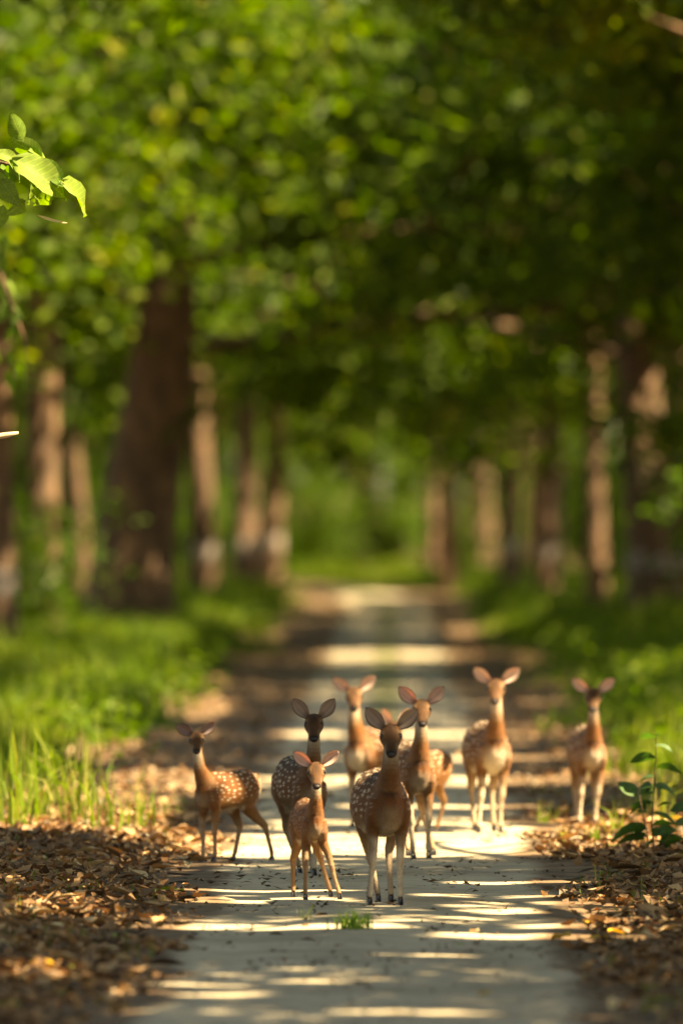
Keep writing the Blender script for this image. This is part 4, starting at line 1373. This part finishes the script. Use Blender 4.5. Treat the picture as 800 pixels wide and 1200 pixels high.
    # hooves: two toes each
    for hp in hoofs:
        v, f, o_ = [], [], 0
        for sg in (-1, 1):
            rg = []
            for z, x0, x1, w in ((0.040, -0.016, 0.014, 0.0080), (0.022, -0.019, 0.028, 0.0098), (0.0, -0.020, 0.044, 0.0105)):
                q = np.linspace(0, 2 * np.pi, 10, endpoint=False)
                cx, rx = (x0 + x1) / 2, (x1 - x0) / 2
                taper = 1 - 0.35 * np.clip(np.cos(q), 0, 1)
                rg.append(np.stack([hp[0] + cx + rx * np.cos(q), hp[1] + sg * 0.0103 + w * np.sin(q) * taper, np.full(10, z)], 1))
            vv_, ff = loft(rg)
            v.append(vv_); f += [tuple(i + o_ for i in qq) for qq in ff]; o_ += len(vv_)
        hm_ = bpy.data.meshes.new('hoof'); hm_.from_pydata(np.concatenate(v).tolist(), [], f); hm_.materials.append(M['hoof'])
        obj('hoof', hm_, e)
    return e


EAR_LIT = (0.78, 0.58, 0.48)  # inner ear brightened to paint in the glow of sunlit ears
EAR_SHADED = (0.42, 0.34, 0.28)  # duller inner ear colour, painted for ears in shade
make_deer('heavy bellied spotted doe standing foremost on the sand, facing ahead with shaded dark ears', 458, 1063, 8, 0.99, 1.05, 1.0, 2, 40, 3, 0.0,
          {'FL': (469, 0.02), 'FR': (433, 0.04), 'HL': (458, 0.12), 'HR': (443, 0.05)}, (47, 36), EAR_SHADED, 0.0, 0.66, 0.95, chestpale=0.2)
make_deer('small fawn with splayed legs and pink glowing ears beside the foremost doe', 371, 1057, 9, 0.742, 0.72, 1.10, 2, 38, 0, 0.0,
          {'FL': (398, 0.05), 'FR': (358, 0.05), 'HL': (387, 0.0), 'HR': (343, -0.05)}, (33, 37), EAR_LIT, 0.02, 0.88, 0.25, 0.4)
make_deer('dark spotted doe with upright ears right behind the splayed fawn', 368, 1027, 15, 0.935, 0.84, 1.0, 0, 36, 0, 0.0,
          {'FL': (368, 0.0), 'FR': (344, 0.0), 'HL': (366, 0.1), 'HR': (350, 0.0)}, (48, 48), EAR_SHADED, 0.02, 0.66, 0.8)
make_deer('sunlit orange doe whose rump shows past her neck, behind the foremost doe', 415, 972, -24, 0.925, 0.95, 1.0, 0, 36, 0, 0.0,
          {'FL': (440, 0.0), 'FR': (413, 0.0)}, (32, 38), EAR_LIT, 0.02, 0.9, 0.8, chestpale=0.95)
make_deer('alert doe peering past the foremost doe, with a white blaze on her chest', 494, 1008, 10, 0.96, 0.86, 1.0, 3, 36, 0, 0.0,
          {'FL': (502, 0.0), 'FR': (484, 0.03), 'HL': (508, -0.1), 'HR': (478, 0.0)}, (40, 40), EAR_LIT, 0.02, 0.85, 0.8)
make_deer('sunlit doe with wide pink ears standing alone on the track near the litter', 580, 978, 9, 0.985, 0.98, 1.0, -4, 34, 0, 0.0,
          {'FL': (586, 0.0), 'FR': (560, 0.02), 'HL': (579, 0.1), 'HR': (556, 0.05)}, (36, 34), EAR_LIT, 0.03, 0.86, 1.0, chestpale=0.95)
make_deer('young doe standing on the leaf litter at the grass edge by the sapling', 694, 970, 6, 0.915, 0.86, 1.0, -4, 36, 0, 0.0,
          {'FL': (697, 0.0), 'FR': (678, 0.0), 'HL': (700, 0.0), 'HR': (676, 0.0)}, (32, 34), EAR_LIT, 0.02, 0.86, 1.0, chestpale=0.95)
make_deer('slender spotted fawn standing side on at the edge of the litter, head turned', 231, 1012, -38, 0.752, 0.80, 1.02, 0, 36, 0, -0.03,
          {'FL': (251, 0.0), 'FR': (237, 0.02), 'HL': (318, -0.16), 'HR': (273, 0.10)}, (28, 40), (0.36, 0.27, 0.24), 0.06, 0.95, 0.4)
make_deer('hidden young deer with only an ear and red flank showing behind the alert doe', 463, 980, -40, 0.74, 0.85, 1.05, 0, 36, 0, 0.0,
          {'HL': (511, -0.05), 'HR': (486, 0.0)}, (55, 55), EAR_LIT, 0.0, 0.9, 0.4)
print('script finished', len(bpy.data.objects))
